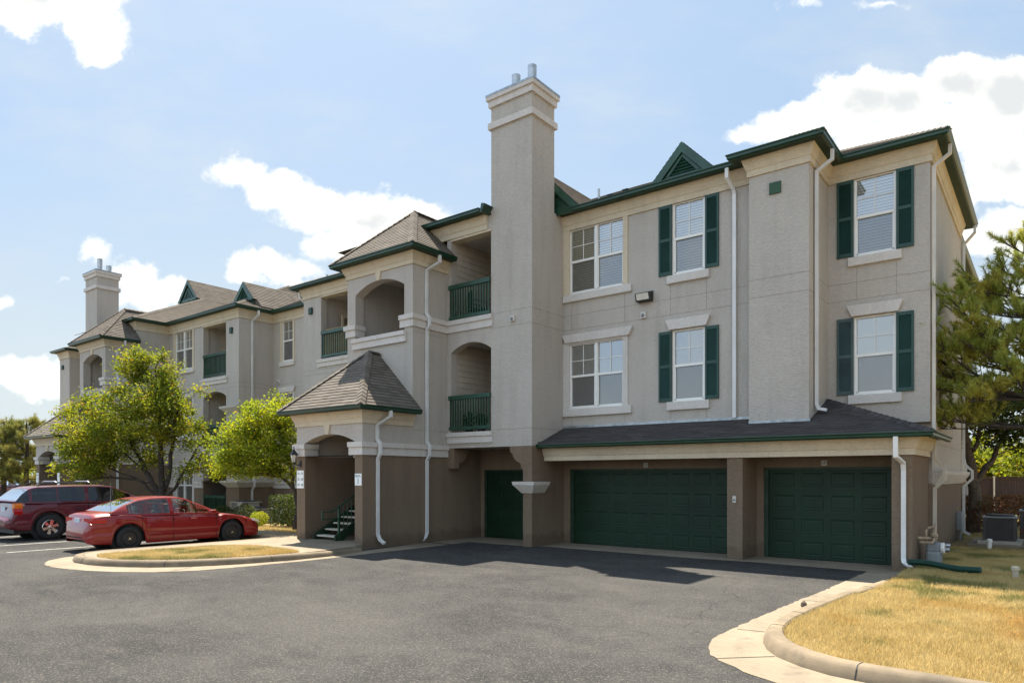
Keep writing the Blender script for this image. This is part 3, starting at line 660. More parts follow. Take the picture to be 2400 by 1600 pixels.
# --- downspouts
def ds(pts, wdir, mat='downspout_white', w=.092, h=.07):
    bp(MB().rtube(pts, w, h, wdir), 'downspout', mat)
y = YM
ds([(-6.68, y - .39, 10.10), (-6.68, y - .39, 9.86), (-6.60, y - .11, 9.60), (-6.60, y - .06, 9.50), (-6.60, y - .06, 3.62)], (1, 0, 0), 'downspout_white')
x = -4.64
ds([(x + .39, 18.25, 10.10), (x + .39, 18.25, 9.86), (x + .07, 18.1, 9.58), (x + .07, 18.1, 3.86), (x + .12, 18.1, 3.74), (x + .30, 18.1, 3.70)], (0, 1, 0))
x = -2.32
ds([(x + .38, 19.72, 10.1), (x + .38, 19.72, 9.88), (x + .07, 19.55, 9.58), (x + .07, 19.55, 2.5), (x + .28, 19.6, 2.28), (x + .28, 19.6, 1.98), (x + .08, 19.6, 1.78), (x + .08, 19.6, .55)], (0, 1, 0), 'downspout_cream')
ds([(x + .38, 26.6, 10.1), (x + .38, 26.6, 9.88), (x + .07, 26.75, 9.58), (x + .07, 26.75, 2.5), (x + .30, 26.75, 2.25), (x + .30, 26.75, 2.0), (x + .07, 26.75, 1.75), (x + .07, 26.75, .3), (x + .25, 26.6, .2)], (0, 1, 0))
ds([(-2.45, 34.2, 10.1), (-2.45, 34.2, 9.88), (-2.76, 34.1, 9.55), (-2.76, 34.1, .3)], (0, 1, 0))
ds([(-2.62, 16.65, 2.92), (-2.62, 16.65, 2.72), (-2.62, 16.66, 2.5), (-2.52, 16.93, 2.36), (-2.52, 16.98, 2.2), (-2.52, 16.98, .30), (-2.50, 16.93, .20), (-2.36, 16.85, .13)], (1, 0, 0))
for dx in (0, DX):
    x = XT + dx
    ds([(x + .385, 15.65, 8.97), (x + .385, 15.65, 8.75), (x + .06, 15.4, 8.5), (x + .06, 15.4, 7.15), (x + .17, 15.42, 7.02), (x + .17, 15.42, 6.76), (x + .06, 15.42, 6.62), (x + .06, 15.42, 3.15), (x + .17, 15.42, 3.02), (x + .17, 15.42, 2.72), (x + .06, 15.42, 2.58), (x + .06, 15.42, .32), (x + .10, 15.32, .18), (x + .2, 15.15, .12)], (0, 1, 0))
    if dx == 0: ds([(x + .385, 13.62, 3.97), (x + .385, 13.62, 3.8), (x + .06, 13.4, 3.55), (x + .06, 13.4, 3.15), (x + .17, 13.42, 3.02), (x + .17, 13.42, 2.72), (x + .06, 13.42, 2.58), (x + .06, 13.42, .40), (x + .12, 13.44, .25), (x + .25, 13.5, .14)], (0, 1, 0))
x = -30.67
ds([(x + .39, 18.9, 10.1), (x + .39, 18.9, 9.9), (x + .07, 18.75, 9.6), (x + .07, 18.75, 2.1), (x + .26, 18.75, 1.85), (x + .26, 18.75, 1.6), (x + .07, 18.75, 1.4), (x + .07, 18.75, .2)], (0, 1, 0))
ds([(-25.75, YL - .1, 10.05), (-25.72, YL - .05, 9.8), (-25.6, YL + .1, 9.62), (-25.56, YL + .35, 9.62)], (1, 0, 0))

# --- windows
def window(x0, x1, z0, z1, zm, Y, dbl=False, sill=None, trim=None, shut=None, head=None, blind='blind', yellow=False):
    root = MB(); f = .05; ya, yb = Y + .02, Y + .10; xs = [x0, (x0 + x1) / 2, x1] if dbl else [x0, x1]
    root.box(x0 - f, x0, ya, yb, z0 - f, z1 + f); root.box(x1, x1 + f, ya, yb, z0 - f, z1 + f); root.box(x0, x1, ya, yb, z1, z1 + f); root.box(x0, x1, ya, yb, z0 - f, z0)
    if dbl: root.box(xs[1] - .05, xs[1] + .05, ya - .01, yb, z0, z1)
    for i in range(len(xs) - 1):
        a = xs[i] + (.05 if dbl and i else 0); b = xs[i + 1] - (.05 if dbl and not i else 0)
        root.box(a, b, ya - .005, yb - .01, zm - .035, zm + .035)
        for (p, q, zz0, zz1, dy) in ((a, a + .028, z0, zm, .012), (b - .028, b, z0, zm, .012), (a, b, z0, z0 + .04, .012)): root.box(p, q, ya + dy, yb - .01, zz0, zz1)
        m = (a + b) / 2; zc = (zm + z1) / 2; root.box(m - .009, m + .009, Y + .055, Y + .07, zm, z1); root.box(a, b, Y + .056, Y + .069, zc - .009, zc + .009)
    w = root.build('window', 'vinyl', BL, origin=((x0 + x1) / 2, Y, z0))
    g = MB()
    for i in range(len(xs) - 1): g.add([(xs[i], Y + .075, z0), (xs[i + 1], Y + .075, z0), (xs[i + 1], Y + .075, z1), (xs[i], Y + .075, z1)], [(0, 1, 2, 3)])
    g.build('glass_pane', 'glass', w, fix=False)
    s = MB().add([(x0, Y + .045, z0), (x1, Y + .045, z0), (x1, Y + .045, zm), (x0, Y + .045, zm)], [(0, 1, 2, 3)]); s.build('insect_screen', 'screen', w, fix=False)
    if blind:
        for i in range(len(xs) - 1):
            bl = MB(); z = z0; k = 0; dz = .075 if blind == 'blind' else .022
            while z < z1:
                bl.add([(xs[i], Y + .100, z), (xs[i + 1], Y + .100, z), (xs[i + 1], Y + .122, z + dz * .985), (xs[i], Y + .122, z + dz * .985)], [(0, 1, 2, 3)]); z += dz
            bl.build('blind', 'blind_yellow' if (yellow and i == 0) else 'blind', w, fix=False)
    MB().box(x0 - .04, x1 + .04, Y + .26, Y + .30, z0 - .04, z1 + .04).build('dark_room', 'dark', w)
    if sill: MB().bevbox(sill[0], sill[1], Y - .09, Y + .02, sill[2], sill[3], .015).build('window_sill', 'trim_white', w)
    if trim:   # casing
        c = MB(); t0, t1, zz = trim; c.box(t0, x0 - .03, Y - .035, Y + .03, z0 - .06, zz); c.box(x1 + .03, t1, Y - .035, Y + .03, z0 - .06, zz); c.box(x0 - .03, x1 + .03, Y - .032, Y + .03, z1 + .03, zz); c.build('casing', 'trim_cream' if z0 > 7 else 'trim_white', w)
    if head:
        h0, h1, hz0, hz1 = head; d = .10
        hm = MB().prism([(h0 + d, hz0), (h1 - d, hz0), (h1 - .01, hz1 - .07), (h1, hz1 - .06), (h1, hz1), (h0, hz1), (h0, hz1 - .06), (h0 + .01, hz1 - .07)], 'y', Y - .10, Y + .01); hm.build('window_head', 'trim_white', w)
    if shut:
        for (a, b, zz0, zz1, mt) in shut:
            sh = MB(); sh.box(a, a + .055, Y - .045, Y, zz0, zz1); sh.box(b - .055, b, Y - .045, Y, zz0, zz1)
            zmid = (zz0 + zz1) / 2 - .0
            for (q0, q1) in ((zz0, zz0 + .09), (zmid - .04, zmid + .04), (zz1 - .09, zz1)): sh.box(a + .055, b - .055, Y - .042, Y, q0, q1)
            for (q0, q1) in ((zz0 + .09, zmid - .04), (zmid + .04, zz1 - .09)):
                n = int((q1 - q0) / .042)
                for k in range(n):
                    z = q0 + (q1 - q0) * k / n; h = (q1 - q0) / n; sh.add([(a + .055, Y - .036, z), (b - .055, Y - .036, z), (b - .055, Y - .008, z + h), (a + .055, Y - .008, z + h), (a + .055, Y - .036, z + .012), (b - .055, Y - .036, z + .012)], [(0, 1, 2, 3)])
            sh.box(a + .05, b - .05, Y - .006, Y, zz0 + .05, zz1 - .05)
            so = sh.build('shutter', mt, BL, origin=(a, Y, zz0))
    return w
GS, SF = 'green_shutter', 'shutter_faded'
window(-11.78, -9.965, 7.74, 9.66, 8.70, YM, True, (XC + .01, -9.65, 7.46, 7.685), (XC + .005, -9.78, 9.70), yellow=True)
window(-11.78, -9.965, 4.20, 6.11, 5.16, YM, True, (XC + .01, -9.65, 3.92, 4.155), (XC + .005, -9.78, 6.20), head=(XC + .01, -9.62, 6.20, 6.45), blind='mini')
window(-8.33, -7.49, 7.74, 9.66, 8.70, YM, False, (-8.53, -7.30, 7.46, 7.685), None, [(-8.79, -8.40, 7.72, 9.69, GS), (-7.42, -7.04, 7.72, 9.69, GS)])
window(-8.33, -7.49, 4.20, 6.11, 5.16, YM, False, (-8.53, -7.30, 3.92, 4.155), None, [(-8.79, -8.40, 4.17, 6.14, GS), (-7.42, -7.04, 4.17, 6.14, GS)], head=(-8.55, -7.28, 6.17, 6.45), blind='mini')
window(-3.955, -3.107, 7.74, 9.66, 8.70, YR, False, (-4.14, -2.92, 7.46, 7.685), None, [(-4.41, -4.02, 7.72, 9.69, GS), (-3.04, -2.66, 7.72, 9.69, GS)])
window(-3.955, -3.107, 4.20, 6.11, 5.16, YR, False, (-4.14, -2.92, 3.92, 4.155), None, [(-4.41, -4.02, 4.17, 6.14, SF), (-3.04, -2.66, 4.17, 6.14, GS)], head=(-4.15, -2.90, 6.17, 6.45), blind='mini')
window(-29.89, -29.05, 7.75, 9.66, 8.72, YW, False, (-30.08, -28.86, 7.48, 7.70), (-30.06, -28.88, 9.70), blind='mini')
window(-29.89, -29.05, 4.20, 6.11, 5.16, YW, False, (-30.08, -28.86, 3.94, 4.16), (-30.06, -28.88, 6.20), head=(-30.15, -28.8, 6.20, 6.46), blind='mini')
window(-26.85, -26.0, .62, 2.5, 1.6, YW, False, None, (-27.02, -25.83, 2.60), blind='mini')
window(-36.83, -35.07, 7.70, 9.66, 8.73, YL, True, (-37.1, -34.85, 7.46, 7.66), (-37.04, -34.87, 9.70), blind='mini')
window(-36.83, -35.07, 4.20, 6.11, 5.16, YL, True, (-37.1, -34.85, 3.94, 4.16), (-37.04, -34.87, 6.20), head=(-37.1, -34.8, 6.20, 6.46), blind='mini')
window(-36.83, -35.07, .65, 2.58, 1.62, YL, True, None, (-37.04, -34.87, 2.68), blind='mini')

# --- balcony railings
def railing(x0, x1, Y, z0, z1, n):
    r = MB(); r.bevbox(x0, x1, Y - .07, Y + .03, z1 - .14, z1, .01); r.bevbox(x0, x1, Y - .05, Y + .02, z0, z0 + .10, .01)
    rl = bp(r, 'balcony_railing', 'green_paint'); b = MB()
    for k in range(n):
        x = x0 + .06 + (x1 - x0 - .12) * k / (n - 1); b.box(x - .016, x + .016, Y - .035, Y + .003, z0 + .09, z1 - .13)
    b.build('balusters', 'green_paint', rl); return rl
railing(-15.31, XCL - .003, YC - .03, 3.55, 4.65, 16); railing(-15.31, XCL - .003, YC - .03, 7.08, 8.19, 16)
railing(-24.34, -21.9, YL + .05, 7.08, 8.19, 20); railing(-24.34, -21.9, YL + .05, 3.55, 4.65, 20)
railing(-33.98, -31.82, YL + .03, 7.08, 8.20, 18); railing(-33.98, -31.82, YL + .03, 3.55, 4.65, 18); railing(-33.98, -31.82, YL + .03, .12, 1.14, 18)

# --- garage doors
def garage(x0, x1, cols, xs0, pitch, pw, ztop=2.24):
    Y = YM + .10; d = MB(); rows = ((1.82, 2.16), (1.24, 1.60), (.66, 1.02), (.08, .45))
    d.box(x0, x1, Y, Y + .05, 0.01, ztop)
    dr = bp(d, 'garage_door', 'green_door')
    p = MB()
    for (za, zb) in rows:
        for c in range(cols):
            a = xs0 + c * pitch; b = a + pw; y0, y1, q = Y, Y - .009, .045
            p.add([(a, y0, za), (b, y0, za), (b, y0, zb), (a, y0, zb), (a + .012, y1, za + .012), (b - .012, y1, za + .012), (b - .012, y1, zb - .012), (a + .012, y1, zb - .012),
                   (a + q, y0 - .004, za + q), (b - q, y0 - .004, za + q), (b - q, y0 - .004, zb - q), (a + q, y0 - .004, zb - q), (a + q + .03, y0 - .008, za + q + .03), (b - q - .03, y0 - .008, za + q + .03), (b - q - .03, y0 - .008, zb - q - .03), (a + q + .03, y0 - .008, zb - q - .03)],
                  [(0, 1, 5, 4), (1, 2, 6, 5), (2, 3, 7, 6), (3, 0, 4, 7), (4, 5, 9, 8), (5, 6, 10, 9), (6, 7, 11, 10), (7, 4, 8, 11), (8, 9, 13, 12), (9, 10, 14, 13), (10, 11, 15, 14), (11, 8, 12, 15), (12, 13, 14, 15)])
    for z in (.555, 1.13, 1.71): p.box(x0, x1, Y - .006, Y + .001, z - .035, z - .02); p.box(x0, x1, Y - .006, Y + .001, z + .02, z + .035); p.box(x0, x1, Y - .001, Y + .002, z - .004, z + .004)
    p.build('door_panels', 'green_door', dr)
    fr = MB(); fr.box(x0 - .10, x0 + .03, YM + .03, YM + .22, 0, 2.31); fr.box(x1 - .03, x1 + .10, YM + .03, YM + .22, 0, 2.31); fr.box(x0 + .03, x1 - .03, YM + .03, YM + .22, ztop, 2.31); fr.build('door_frame', 'green_soffit', dr)
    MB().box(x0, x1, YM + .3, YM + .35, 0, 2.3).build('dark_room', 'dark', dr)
garage(-11.72, -6.50, 8, -11.61, .634, .50); garage(-5.78, -2.86, 4, -5.64, .69, .52); garage(-15.24, -12.60, 4, -15.09, .63, .50)
# --- porch stairs
for dx in (0, DX):
    st = MB()
    for sx in (-17.93, -16.90): st.prism([(13.05, .13), (13.30, .13), (18.0, 2.82), (18.0, 3.0), (13.05, .30)], 'x', sx + dx, sx + .05 + dx)
    stair = bp(st, 'staircase', 'green_soffit')
    tr = MB()
    for k in range(15): tr.bevbox(-17.88 + dx, -16.9 + dx, 13.14 + k * .31, 13.42 + k * .31, .235 + k * .176, .285 + k * .176, .008)
    tr.build('tread', 'tread', stair)
    h = MB(); X = -16.87 + dx
    h.box(X - .03, X + .03, 13.17, 13.23, .12, 1.17); h.rtube([(X, 12.60, 1.03), (X, 12.95, 1.03), (X, 13.2, 1.17), (X, 17.9, 3.85)], .045, .035, (1, 0, 0)); h.rtube([(X, 12.60, 1.04), (X, 12.60, .80)], .045, .035, (1, 0, 0)); h.rtube([(X, 12.58, .81), (X, 13.2, .81)], .045, .035, (1, 0, 0))
    for k in range(22): yy = 13.36 + k * .15; h.box(X - .009, X + .009, yy, yy + .018, .35 + (yy - 13.2) * .568, 1.12 + (yy - 13.2) * .57)
    h.build('handrail', 'green_paint', stair)
# ================================================================= SMALL THINGS ON THE BUILDING
def sign(name, label, x, y, z, w, h, mat, lines, cat='sign', grp=None):
    s = thing(name, label, cat, (x, y, z), group=grp)
    MB().bevbox(x - w / 2, x + w / 2, y - .014, y, z - h / 2, z + h / 2, .003).build('panel', mat, s)
    for (t, size, dz, m, sx) in lines: text(t, size, (x, y - .016, z + dz), s, m, sx=sx)
    return s
sign('building_sign', 'white sign reading BLDG 1 on the right pier of the near porch', -15.61, YP, 1.985, .29, .34, 'sign_white', [('BLDG.', .092, .10, 'sign_green', .95), ('1', .24, -.055, 'sign_green', .9)])
sign('unit_number_sign', 'tall white sign listing units 115 to 138 on the left pier of the near porch', -18.365, YP, 1.985, .35, .55, 'sign_white', [('115 - 117', .105, .175, 'sign_green', .72), ('125 - 128', .105, 0, 'sign_green', .72), ('135 - 138', .105, -.175, 'sign_green', .72)])
sign('building_sign', 'white sign reading BLDG 1 on the left pier of the far porch', -18.365 + DX, YP - .04, 1.985, .3, .55, 'sign_white', [('BLDG.', .092, .17, 'sign_green', .95), ('1', .24, -.02, 'sign_green', .9)])
sign('unit_number_sign', 'tall white sign under the lantern on the right pier of the far porch', -15.61 + DX, YP - .04, 1.985, .3, .62, 'sign_white', [])
for t, x, lb in (('1E', -9.21, 'above the wide double garage door'), ('1F', -4.395, 'above the right garage door'), ('1D', -12.98, 'above the narrow garage door beside the column')):
    sign('garage_number_plate', 'small grey plate reading %s %s' % (t, lb), x, YM - .0, 2.40, .13, .13, 'sign_grey', [(t, .105, 0, 'sign_black', .95)])
def lantern(x, y, lb):
    s = thing('wall_lantern', lb, 'wall lantern', (x, y, 2.35)); cx, cy = x - .0, y - .24
    MB().bevbox(x - .055, x + .055, y - .03, y, 2.36, 2.56, .01).build('wall_plate', 'black_metal', s)
    MB().tube([(x, y - .02, 2.45), (x, y - .1, 2.42), (cx, cy, 2.46), (cx, cy, 2.52)], .014, 6).build('arm', 'black_metal', s)
    MB().lathe([(.012, -.22), (.014, 0), (.05, .04), (.06, .05)], (cx, cy, 2.46), 8).build('stem', 'black_metal', s)
    MB().lathe([(.055, 0), (.105, .22), (.105, .222), (.05, .002)], (cx, cy, 2.51), 6).build('lamp_glass', 'lamp_glass', s)
    c = MB()
    for k in range(6):
        q = k * math.pi / 3; c.tube([(cx + .056 * math.cos(q), cy + .056 * math.sin(q), 2.51), (cx + .107 * math.cos(q), cy + .107 * math.sin(q), 2.735)], .007, 4)
    c.lathe([(.13, .0), (.135, .015), (.05, .13), (.03, .15), (.012, .2), (.02, .22), (.004, .28)], (cx, cy, 2.73), 6); c.build('lamp_hood', 'black_metal', s)
lantern(-18.36, YP, 'black wall lantern on the left pier of the near porch'); lantern(-15.61 + DX, YP - .04, 'black wall lantern on the right pier of the far porch')
s = thing('floodlight', 'bronze box floodlight on the wall between the third floor windows', 'floodlight', (-9.2, YM, 7.2))
MB().prism([(YM, 7.38), (YM - .26, 7.30), (YM - .20, 7.08), (YM, 7.08)], 'x', -9.43, -8.97).build('housing', 'plastic_dark', s)
MB().add([(-9.39, YM - .268, 7.28), (-9.01, YM - .268, 7.28), (-9.01, YM - .212, 7.11), (-9.39, YM - .212, 7.11)], [(0, 1, 2, 3)]).build('lens', 'lamp_glass', s)
def smallbox(name, lb, cat, x, y, z, w, h, d=.07):
    s = thing(name, lb, cat, (x, y, z)); MB().bevbox(x - w / 2, x + w / 2, y - d, y, z - h / 2, z + h / 2, .008).build('housing', 'trim_white', s)
    MB().lathe([(w * .28, 0), (w * .3, -.02), (w * .2, -.045)], (x, y - d, z - .01), 10, 'y').build('cover', 'utility_grey', s)
smallbox('alarm_horn', 'small white alarm box below the bronze floodlight', 'alarm horn', -9.27, YM, 6.71, .17, .19); smallbox('alarm_horn', 'small white alarm box on the chimney face beside the balcony', 'alarm horn', -12.74, YC, 6.80, .17, .17)
smallbox('alarm_horn', 'small white alarm box high in the recess above the bright green tree', 'alarm horn', -30.2, YW, 6.75, .2, .2)
smallbox('keypad', 'beige keypad on the pillar between the two large garage doors', 'keypad', -6.24, 17.04, 1.50, .085, .17, .04)
s = thing('gas_meter', 'grey gas meter with tan pipes at the foot of the side wall', 'gas meter', (-2.05, 18.05, .1))
q = MB().bevbox(-2.33 + .12, -1.93, 17.75, 18.25, .12, .42, .05).bevbox(-2.2, -1.95, 17.78, 18.0, .40, .60, .04).bevbox(-2.2, -1.95, 18.02, 18.24, .40, .60, .04); q.build('meter_body', 'utility_grey', s)
q = MB().lathe([(.12, 0), (.13, .05), (.12, .07)], (-1.94, 18.0, .48), 14, 'x'); q.build('dial', 'white_paint', s)
q = MB().tube([(-2.22, 17.9, .58), (-2.22, 17.9, .86), (-2.18, 18.0, .92), (-2.1, 18.2, .92), (-2.08, 18.26, .85), (-2.08, 18.26, .5), (-2.08, 18.3, .05)], .03).tube([(-2.3, 17.62, .62), (-2.05, 17.62, .62), (-2.05, 17.85, .72), (-2.05, 18.1, 1.0)], .028).tube([(-2.36, 17.75, .7), (-2.0, 17.9, .7)], .035).lathe([(.07, 0), (.075, .05), (.04, .08)], (-2.05, 17.85, .74), 10); q.build('pipework', 'pipe_tan', s)
q = MB().lathe([(.055, 0), (.055, .14)], (-1.95, 18.35, .42), 10, 'x').lathe([(.055, 0), (.055, .14)], (-1.95, 18.5, .5), 10, 'x'); q.build('regulator', 'metal', s)
s = thing('electrical_box', 'grey electrical box with conduit low on the side wall', 'electrical box', (-2.3, 25.6, .4))
MB().bevbox(-2.32, -2.16, 25.15, 25.75, .42, .98, .02).build('housing', 'utility_grey', s); MB().tube([(-2.22, 25.4, .42), (-2.22, 25.4, .28), (-2.2, 25.6, .12), (-2.2, 25.9, -.02)], .03).tube([(-2.22, 25.25, .42), (-2.22, 25.25, .0)], .03).build('conduit', 'utility_grey', s)
s = thing('drain_hose', 'green corrugated drain hose running from the corner downspout over the dry lawn', 'drain hose', (-2.4, 16.9, .1))
pts = []; N = 190
for i in range(N):
    f = i / (N - 1); pts.append((-2.42 + 1.33 * f, 16.88 - .42 * f + .06 * math.sin(f * 5), .24 - .02 * f + .02 * math.sin(f * 7)))
MB().tube(pts, [(.066 if (i // 2) % 2 else .050) for i in range(N)], 12).build('corrugated_pipe', 'hose', s)
tag(MB().lathe([(.05, -.05), (.055, .12), (.07, .13), (.07, .20), (.05, .22), (.02, .225)], (-1.34, 22.9, .15), 12).build('cleanout_cap', 'white_paint', None), 'white plastic drain cap near the air conditioner pad', 'drain cap')
tag(MB().lathe([(.055, -.05), (.055, .10), (.075, .11), (.075, .17), (.05, .19)], (-.55, 16.5, .15), 12).build('cleanout_cap', 'trim_cream', None), 'cream plastic drain cap in the lawn at the right edge', 'drain cap')
def pine_cone(): 
    m = MB().lathe([(.005, 0), (.035, .02), (.05, .05), (.04, .09), (.01, .12)], (-3.05, 11.32, .01), 9); tag(m.build('pine_cone', 'bark', None), 'brown pine cone lying in the concrete gutter', 'pine cone')
pine_cone()
# air conditioners
def ac(x, y, z, w, h, lb, style='box'):
    s = thing('air_conditioner', lb, 'air conditioner', (x, y, z)); a, b, c, d = x - w / 2, x + w / 2, y - w / 2, y + w / 2
    MB().box(a - .12, b + .12, c - .12, d + .12, z - .12, z + .05).build('pad', 'concrete_rough', s)
    MB().box(a + .03, b - .03, c + .03, d - .03, z + .05, z + h - .02).build('coil', 'ac_dark', s)
    m = 'ac_tan' if style == 'box' else 'ac_dark'; g = MB()
    for (px, py) in ((a, c), (b - .07, c), (a, d - .07), (b - .07, d - .07)): g.box(px, px + .07, py, py + .07, z + .05, z + h - .04)
    n = int(h / .045)
    for k in range(n):
        zz = z + .07 + k * (h - .13) / n
        for q in ((a + .07, b - .07, c + .005, c + .02), (b - .02, b - .005, c + .07, d - .07), (a + .005, a + .02, c + .07, d - .07)): g.box(*q, zz, zz + .014)
    if style == 'box': g.box(b - .012, b, c + .3, d, z + .05, z + h - .04); g.box(a + w * .62, b, c - .002, c + .01, z + .05, z + h - .04)
    g.build('louvred_case', m, s); t = MB().bevbox(a - .02, b + .02, c - .02, d + .02, z + h - .05, z + h, .015); t.build('top_panel', 'ac_tan' if style == 'box' else 'utility_grey', s)
    f = MB()
    for k in range(7): f.tube([(x + (.06 + k * .05) * math.cos(q * math.pi / 12), y + (.06 + k * .05) * math.sin(q * math.pi / 12), z + h + .03) for q in range(25)] if False else [(x + (.06 + k * w * .055) * math.cos(q * math.pi / 12), y + (.06 + k * w * .055) * math.sin(q * math.pi / 12), z + h + .04 - .003 * k) for q in range(25)], .006, 4)
    for k in range(4): q = k * math.pi / 4; f.tube([(x - w * .42 * math.cos(q), y - w * .42 * math.sin(q), z + h), (x, y, z + h + .05), (x + w * .42 * math.cos(q), y + w * .42 * math.sin(q), z + h)], .007, 4)
    f.lathe([(w * .44, 0), (w * .46, .02), (w * .42, .05), (w * .40, .05)], (x, y, z + h), 20); f.build('fan_grille', 'plastic_dark', s)
ac(-28.75, 17.3, .12, .95, .82, 'tallest tan air conditioner against the recessed wall behind the red sedan'); ac(-27.2, 17.0, .12, .85, .58, 'low tan air conditioner between the tall unit and the big hedge'); ac(-26.55, 17.9, .12, .8, .58, 'low tan air conditioner half hidden behind the big hedge')
ac(-1.17, 24.35, .2, .78, .74, 'dark grey air conditioner on the slab beyond the side wall', 'dark'); ac(-.35, 25.5, .2, .78, .9, 'air conditioner cut off by the right edge of the photo', 'dark')
# balcony furniture
def chair(x, y, z, rz, lb):
    s = thing('patio_chair', lb, 'patio chair', (x, y, z), rz)
    MB().bevbox(-.25, .25, -.25, .25, .40, .44, .01).build('seat', 'hose', s, True)
    b = MB()
    for k in range(5): b.box(-.22 + k * .095, -.16 + k * .095, .22, .25, .46, .98)
    b.box(-.25, .25, .215, .255, .95, 1.02); b.build('backrest', 'hose', s, True)
    for (px, py) in ((-.23, -.23), (.23, -.23), (-.23, .23), (.23, .23)): MB().tube([(px, py, .42), (px * 1.1, py * 1.1, 0)], .02, 6).build('leg', 'hose', s, True)
    for sx in (-1, 1): MB().tube([(sx * .25, -.24, .42), (sx * .27, -.22, .66), (sx * .27, .22, .68)], .018, 6).build('armrest', 'hose', s, True)
chair(-14.75, 17.1, 7.06, 2.6, 'dark green chair behind the railing of the top balcony beside the chimney'); chair(-14.1, 17.5, 7.06, -2.2, 'second dark chair deeper on the top balcony beside the chimney')
def leafball(mb, c, r, n, size, rng, flat=1.):
    for _ in range(n):
        d = Vector((rng.gauss(0, 1), rng.gauss(0, 1), rng.gauss(0, 1))).normalized() * (rng.random() ** .45); p = Vector(c) + Vector((d.x * r[0], d.y * r[1], d.z * r[2]))
        leaf(mb, p, size * rng.uniform(.7, 1.3), rng)
def leaf(mb, p, s, rng):
    a = Vector((rng.gauss(0, 1), rng.gauss(0, 1), rng.gauss(0, .7))).normalized(); b = a.cross(Vector((rng.gauss(0, 1), rng.gauss(0, 1), rng.gauss(0, 1)))).normalized(); n = a.cross(b)
    o = len(mb.v); mb.v += [tuple(p - a * s * .5), tuple(p + b * s * .34 + n * s * .08), tuple(p + a * s * .5), tuple(p - b * s * .34 + n * s * .08)]; mb.f += [(o, o + 1, o + 2), (o, o + 2, o + 3)]
rng = random.Random(5)
for (x, y, lb, h) in ((-14.85, 16.8, 'leafy potted plant on the middle balcony beside the chimney', .5), (-14.45, 16.95, 'smaller potted plant right of the leafy one on the middle balcony', .38)):
    s = thing('potted_plant', lb, 'potted plant', (x, y, 3.46)); MB().lathe([(.11, 0), (.15, .26), (.16, .27)], (x, y, 3.46), 12).build('pot', 'plastic_dark', s)
    m = MB(); leafball(m, (x, y, 3.9), (.2, .2, h * .6), 160, .11, rng); m.build('foliage', 'leaf_dark', s, fix=False)
tag(MB().lathe([(.06, 0), (.10, .1), (.11, .9), (.05, 1.05), (.02, 1.1)], (-13.72, 16.85, 3.46), 10).build('folded_parasol', 'red_plastic', None), 'red folded parasol in the corner of the middle balcony beside the chimney', 'parasol')
m = MB()
for k in range(62): x = -24.22 + k * .037; m.tube([(x, YL + .12, 7.1), (x, YL + .12, 8.24 + rng.uniform(-.03, .05))], .016, 5)
tag(m.build('bamboo_screen', 'bamboo', None), 'bamboo privacy screen tied inside the railing of the balcony left of the tower', 'privacy screen')

# ================================================================= GROUND
def sheet(name, poly, z, mat, t=None):
    m = MB()
    if t: m.prism(poly, 'z', z - t, z)
    else: m.add([(x, y, z) for x, y in poly], [tuple(range(len(poly)))])
    return struct(m.build(name, mat, None))
sheet('ground', [(-1500, -1500), (1500, -1500), (1500, 1500), (-1500, 1500)], -.03, 'thatch')
sheet('asphalt_lot', [(-140, -60), (60, -60), (60, 16.8), (-140, 16.8)], 0., 'asphalt')
sheet('garage_apron', [(-14.5, 16.42), (-12.4, 16.45), (-11.9, 16.72), (-7.3, 16.6), (-5.5, 16.75), (-3.0, 16.62), (-2.3, 17.1), (-2.3, 18.1), (-15.44, 18.1), (-15.44, 15.6), (-14.5, 15.6)], .008, 'concrete')
pan_o = [(-3.16, 16.74), (-3.2, 15.2), (-3.24, 14.2), (-3.26, 13.06), (-3.31, 12.37), (-3.38, 10.71), (-3.41, 9.52), (-3.42, 8.9), (-3.38, 8.4), (-3.26, 8.02), (-3.11, 7.74), (-2.85, 7.46), (-2.57, 7.27), (-2.18, 7.08), (-1.6, 6.95), (0, 6.9), (12, 6.9)]
pan_i = [(-2.55, 17.0), (-2.62, 15.2), (-2.66, 14.2), (-2.76, 13.06), (-2.84, 12.37), (-2.97, 10.71), (-3.0, 9.9), (-2.98, 9.4), (-2.92, 9.0), (-2.82, 8.68), (-2.68, 8.38), (-2.48, 8.1), (-2.15, 7.84), (-1.82, 7.68), (-1.4, 7.62), (0, 7.6), (12, 7.6)]
def refine(P, step=.13, jit=.0, seed=1):
    rg_ = random.Random(seed); out = [P[0]]
    for a, b in zip(P[:-1], P[1:]):
        n = max(1, int(math.dist(a, b) / step)) if math.dist(a, b) < 6 else 40
        for k in range(1, n + 1): out.append((a[0] + (b[0] - a[0]) * k / n + rg_.gauss(0, jit), a[1] + (b[1] - a[1]) * k / n + rg_.gauss(0, jit)))
    return out
def ribbon(name, A, B, z, mat):
    m = MB(); L = len(A); A2, B2 = [], []
    for i in range(L - 1):
        n = max(1, min(60, int(math.dist(A[i], A[i + 1]) / .12)))
        for k in range(n + (i == L - 2)):
            f = k / n; A2.append((A[i][0] + (A[i + 1][0] - A[i][0]) * f + random.gauss(0, .012), A[i][1] + (A[i + 1][1] - A[i][1]) * f + random.gauss(0, .012))); B2.append((B[i][0] + (B[i + 1][0] - B[i][0]) * f, B[i][1] + (B[i + 1][1] - B[i][1]) * f))
    A, B = A2, B2
    for i in range(len(A) - 1): m.add([(*A[i], z), (*A[i + 1], z), (*B[i + 1], z), (*B[i], z)], [(0, 1, 2, 3)])
    return struct(m.build(name, mat, None))
ribbon('gutter_pan', pan_o, [(x + .1, y + .1) for x, y in pan_i], .006, 'concrete')
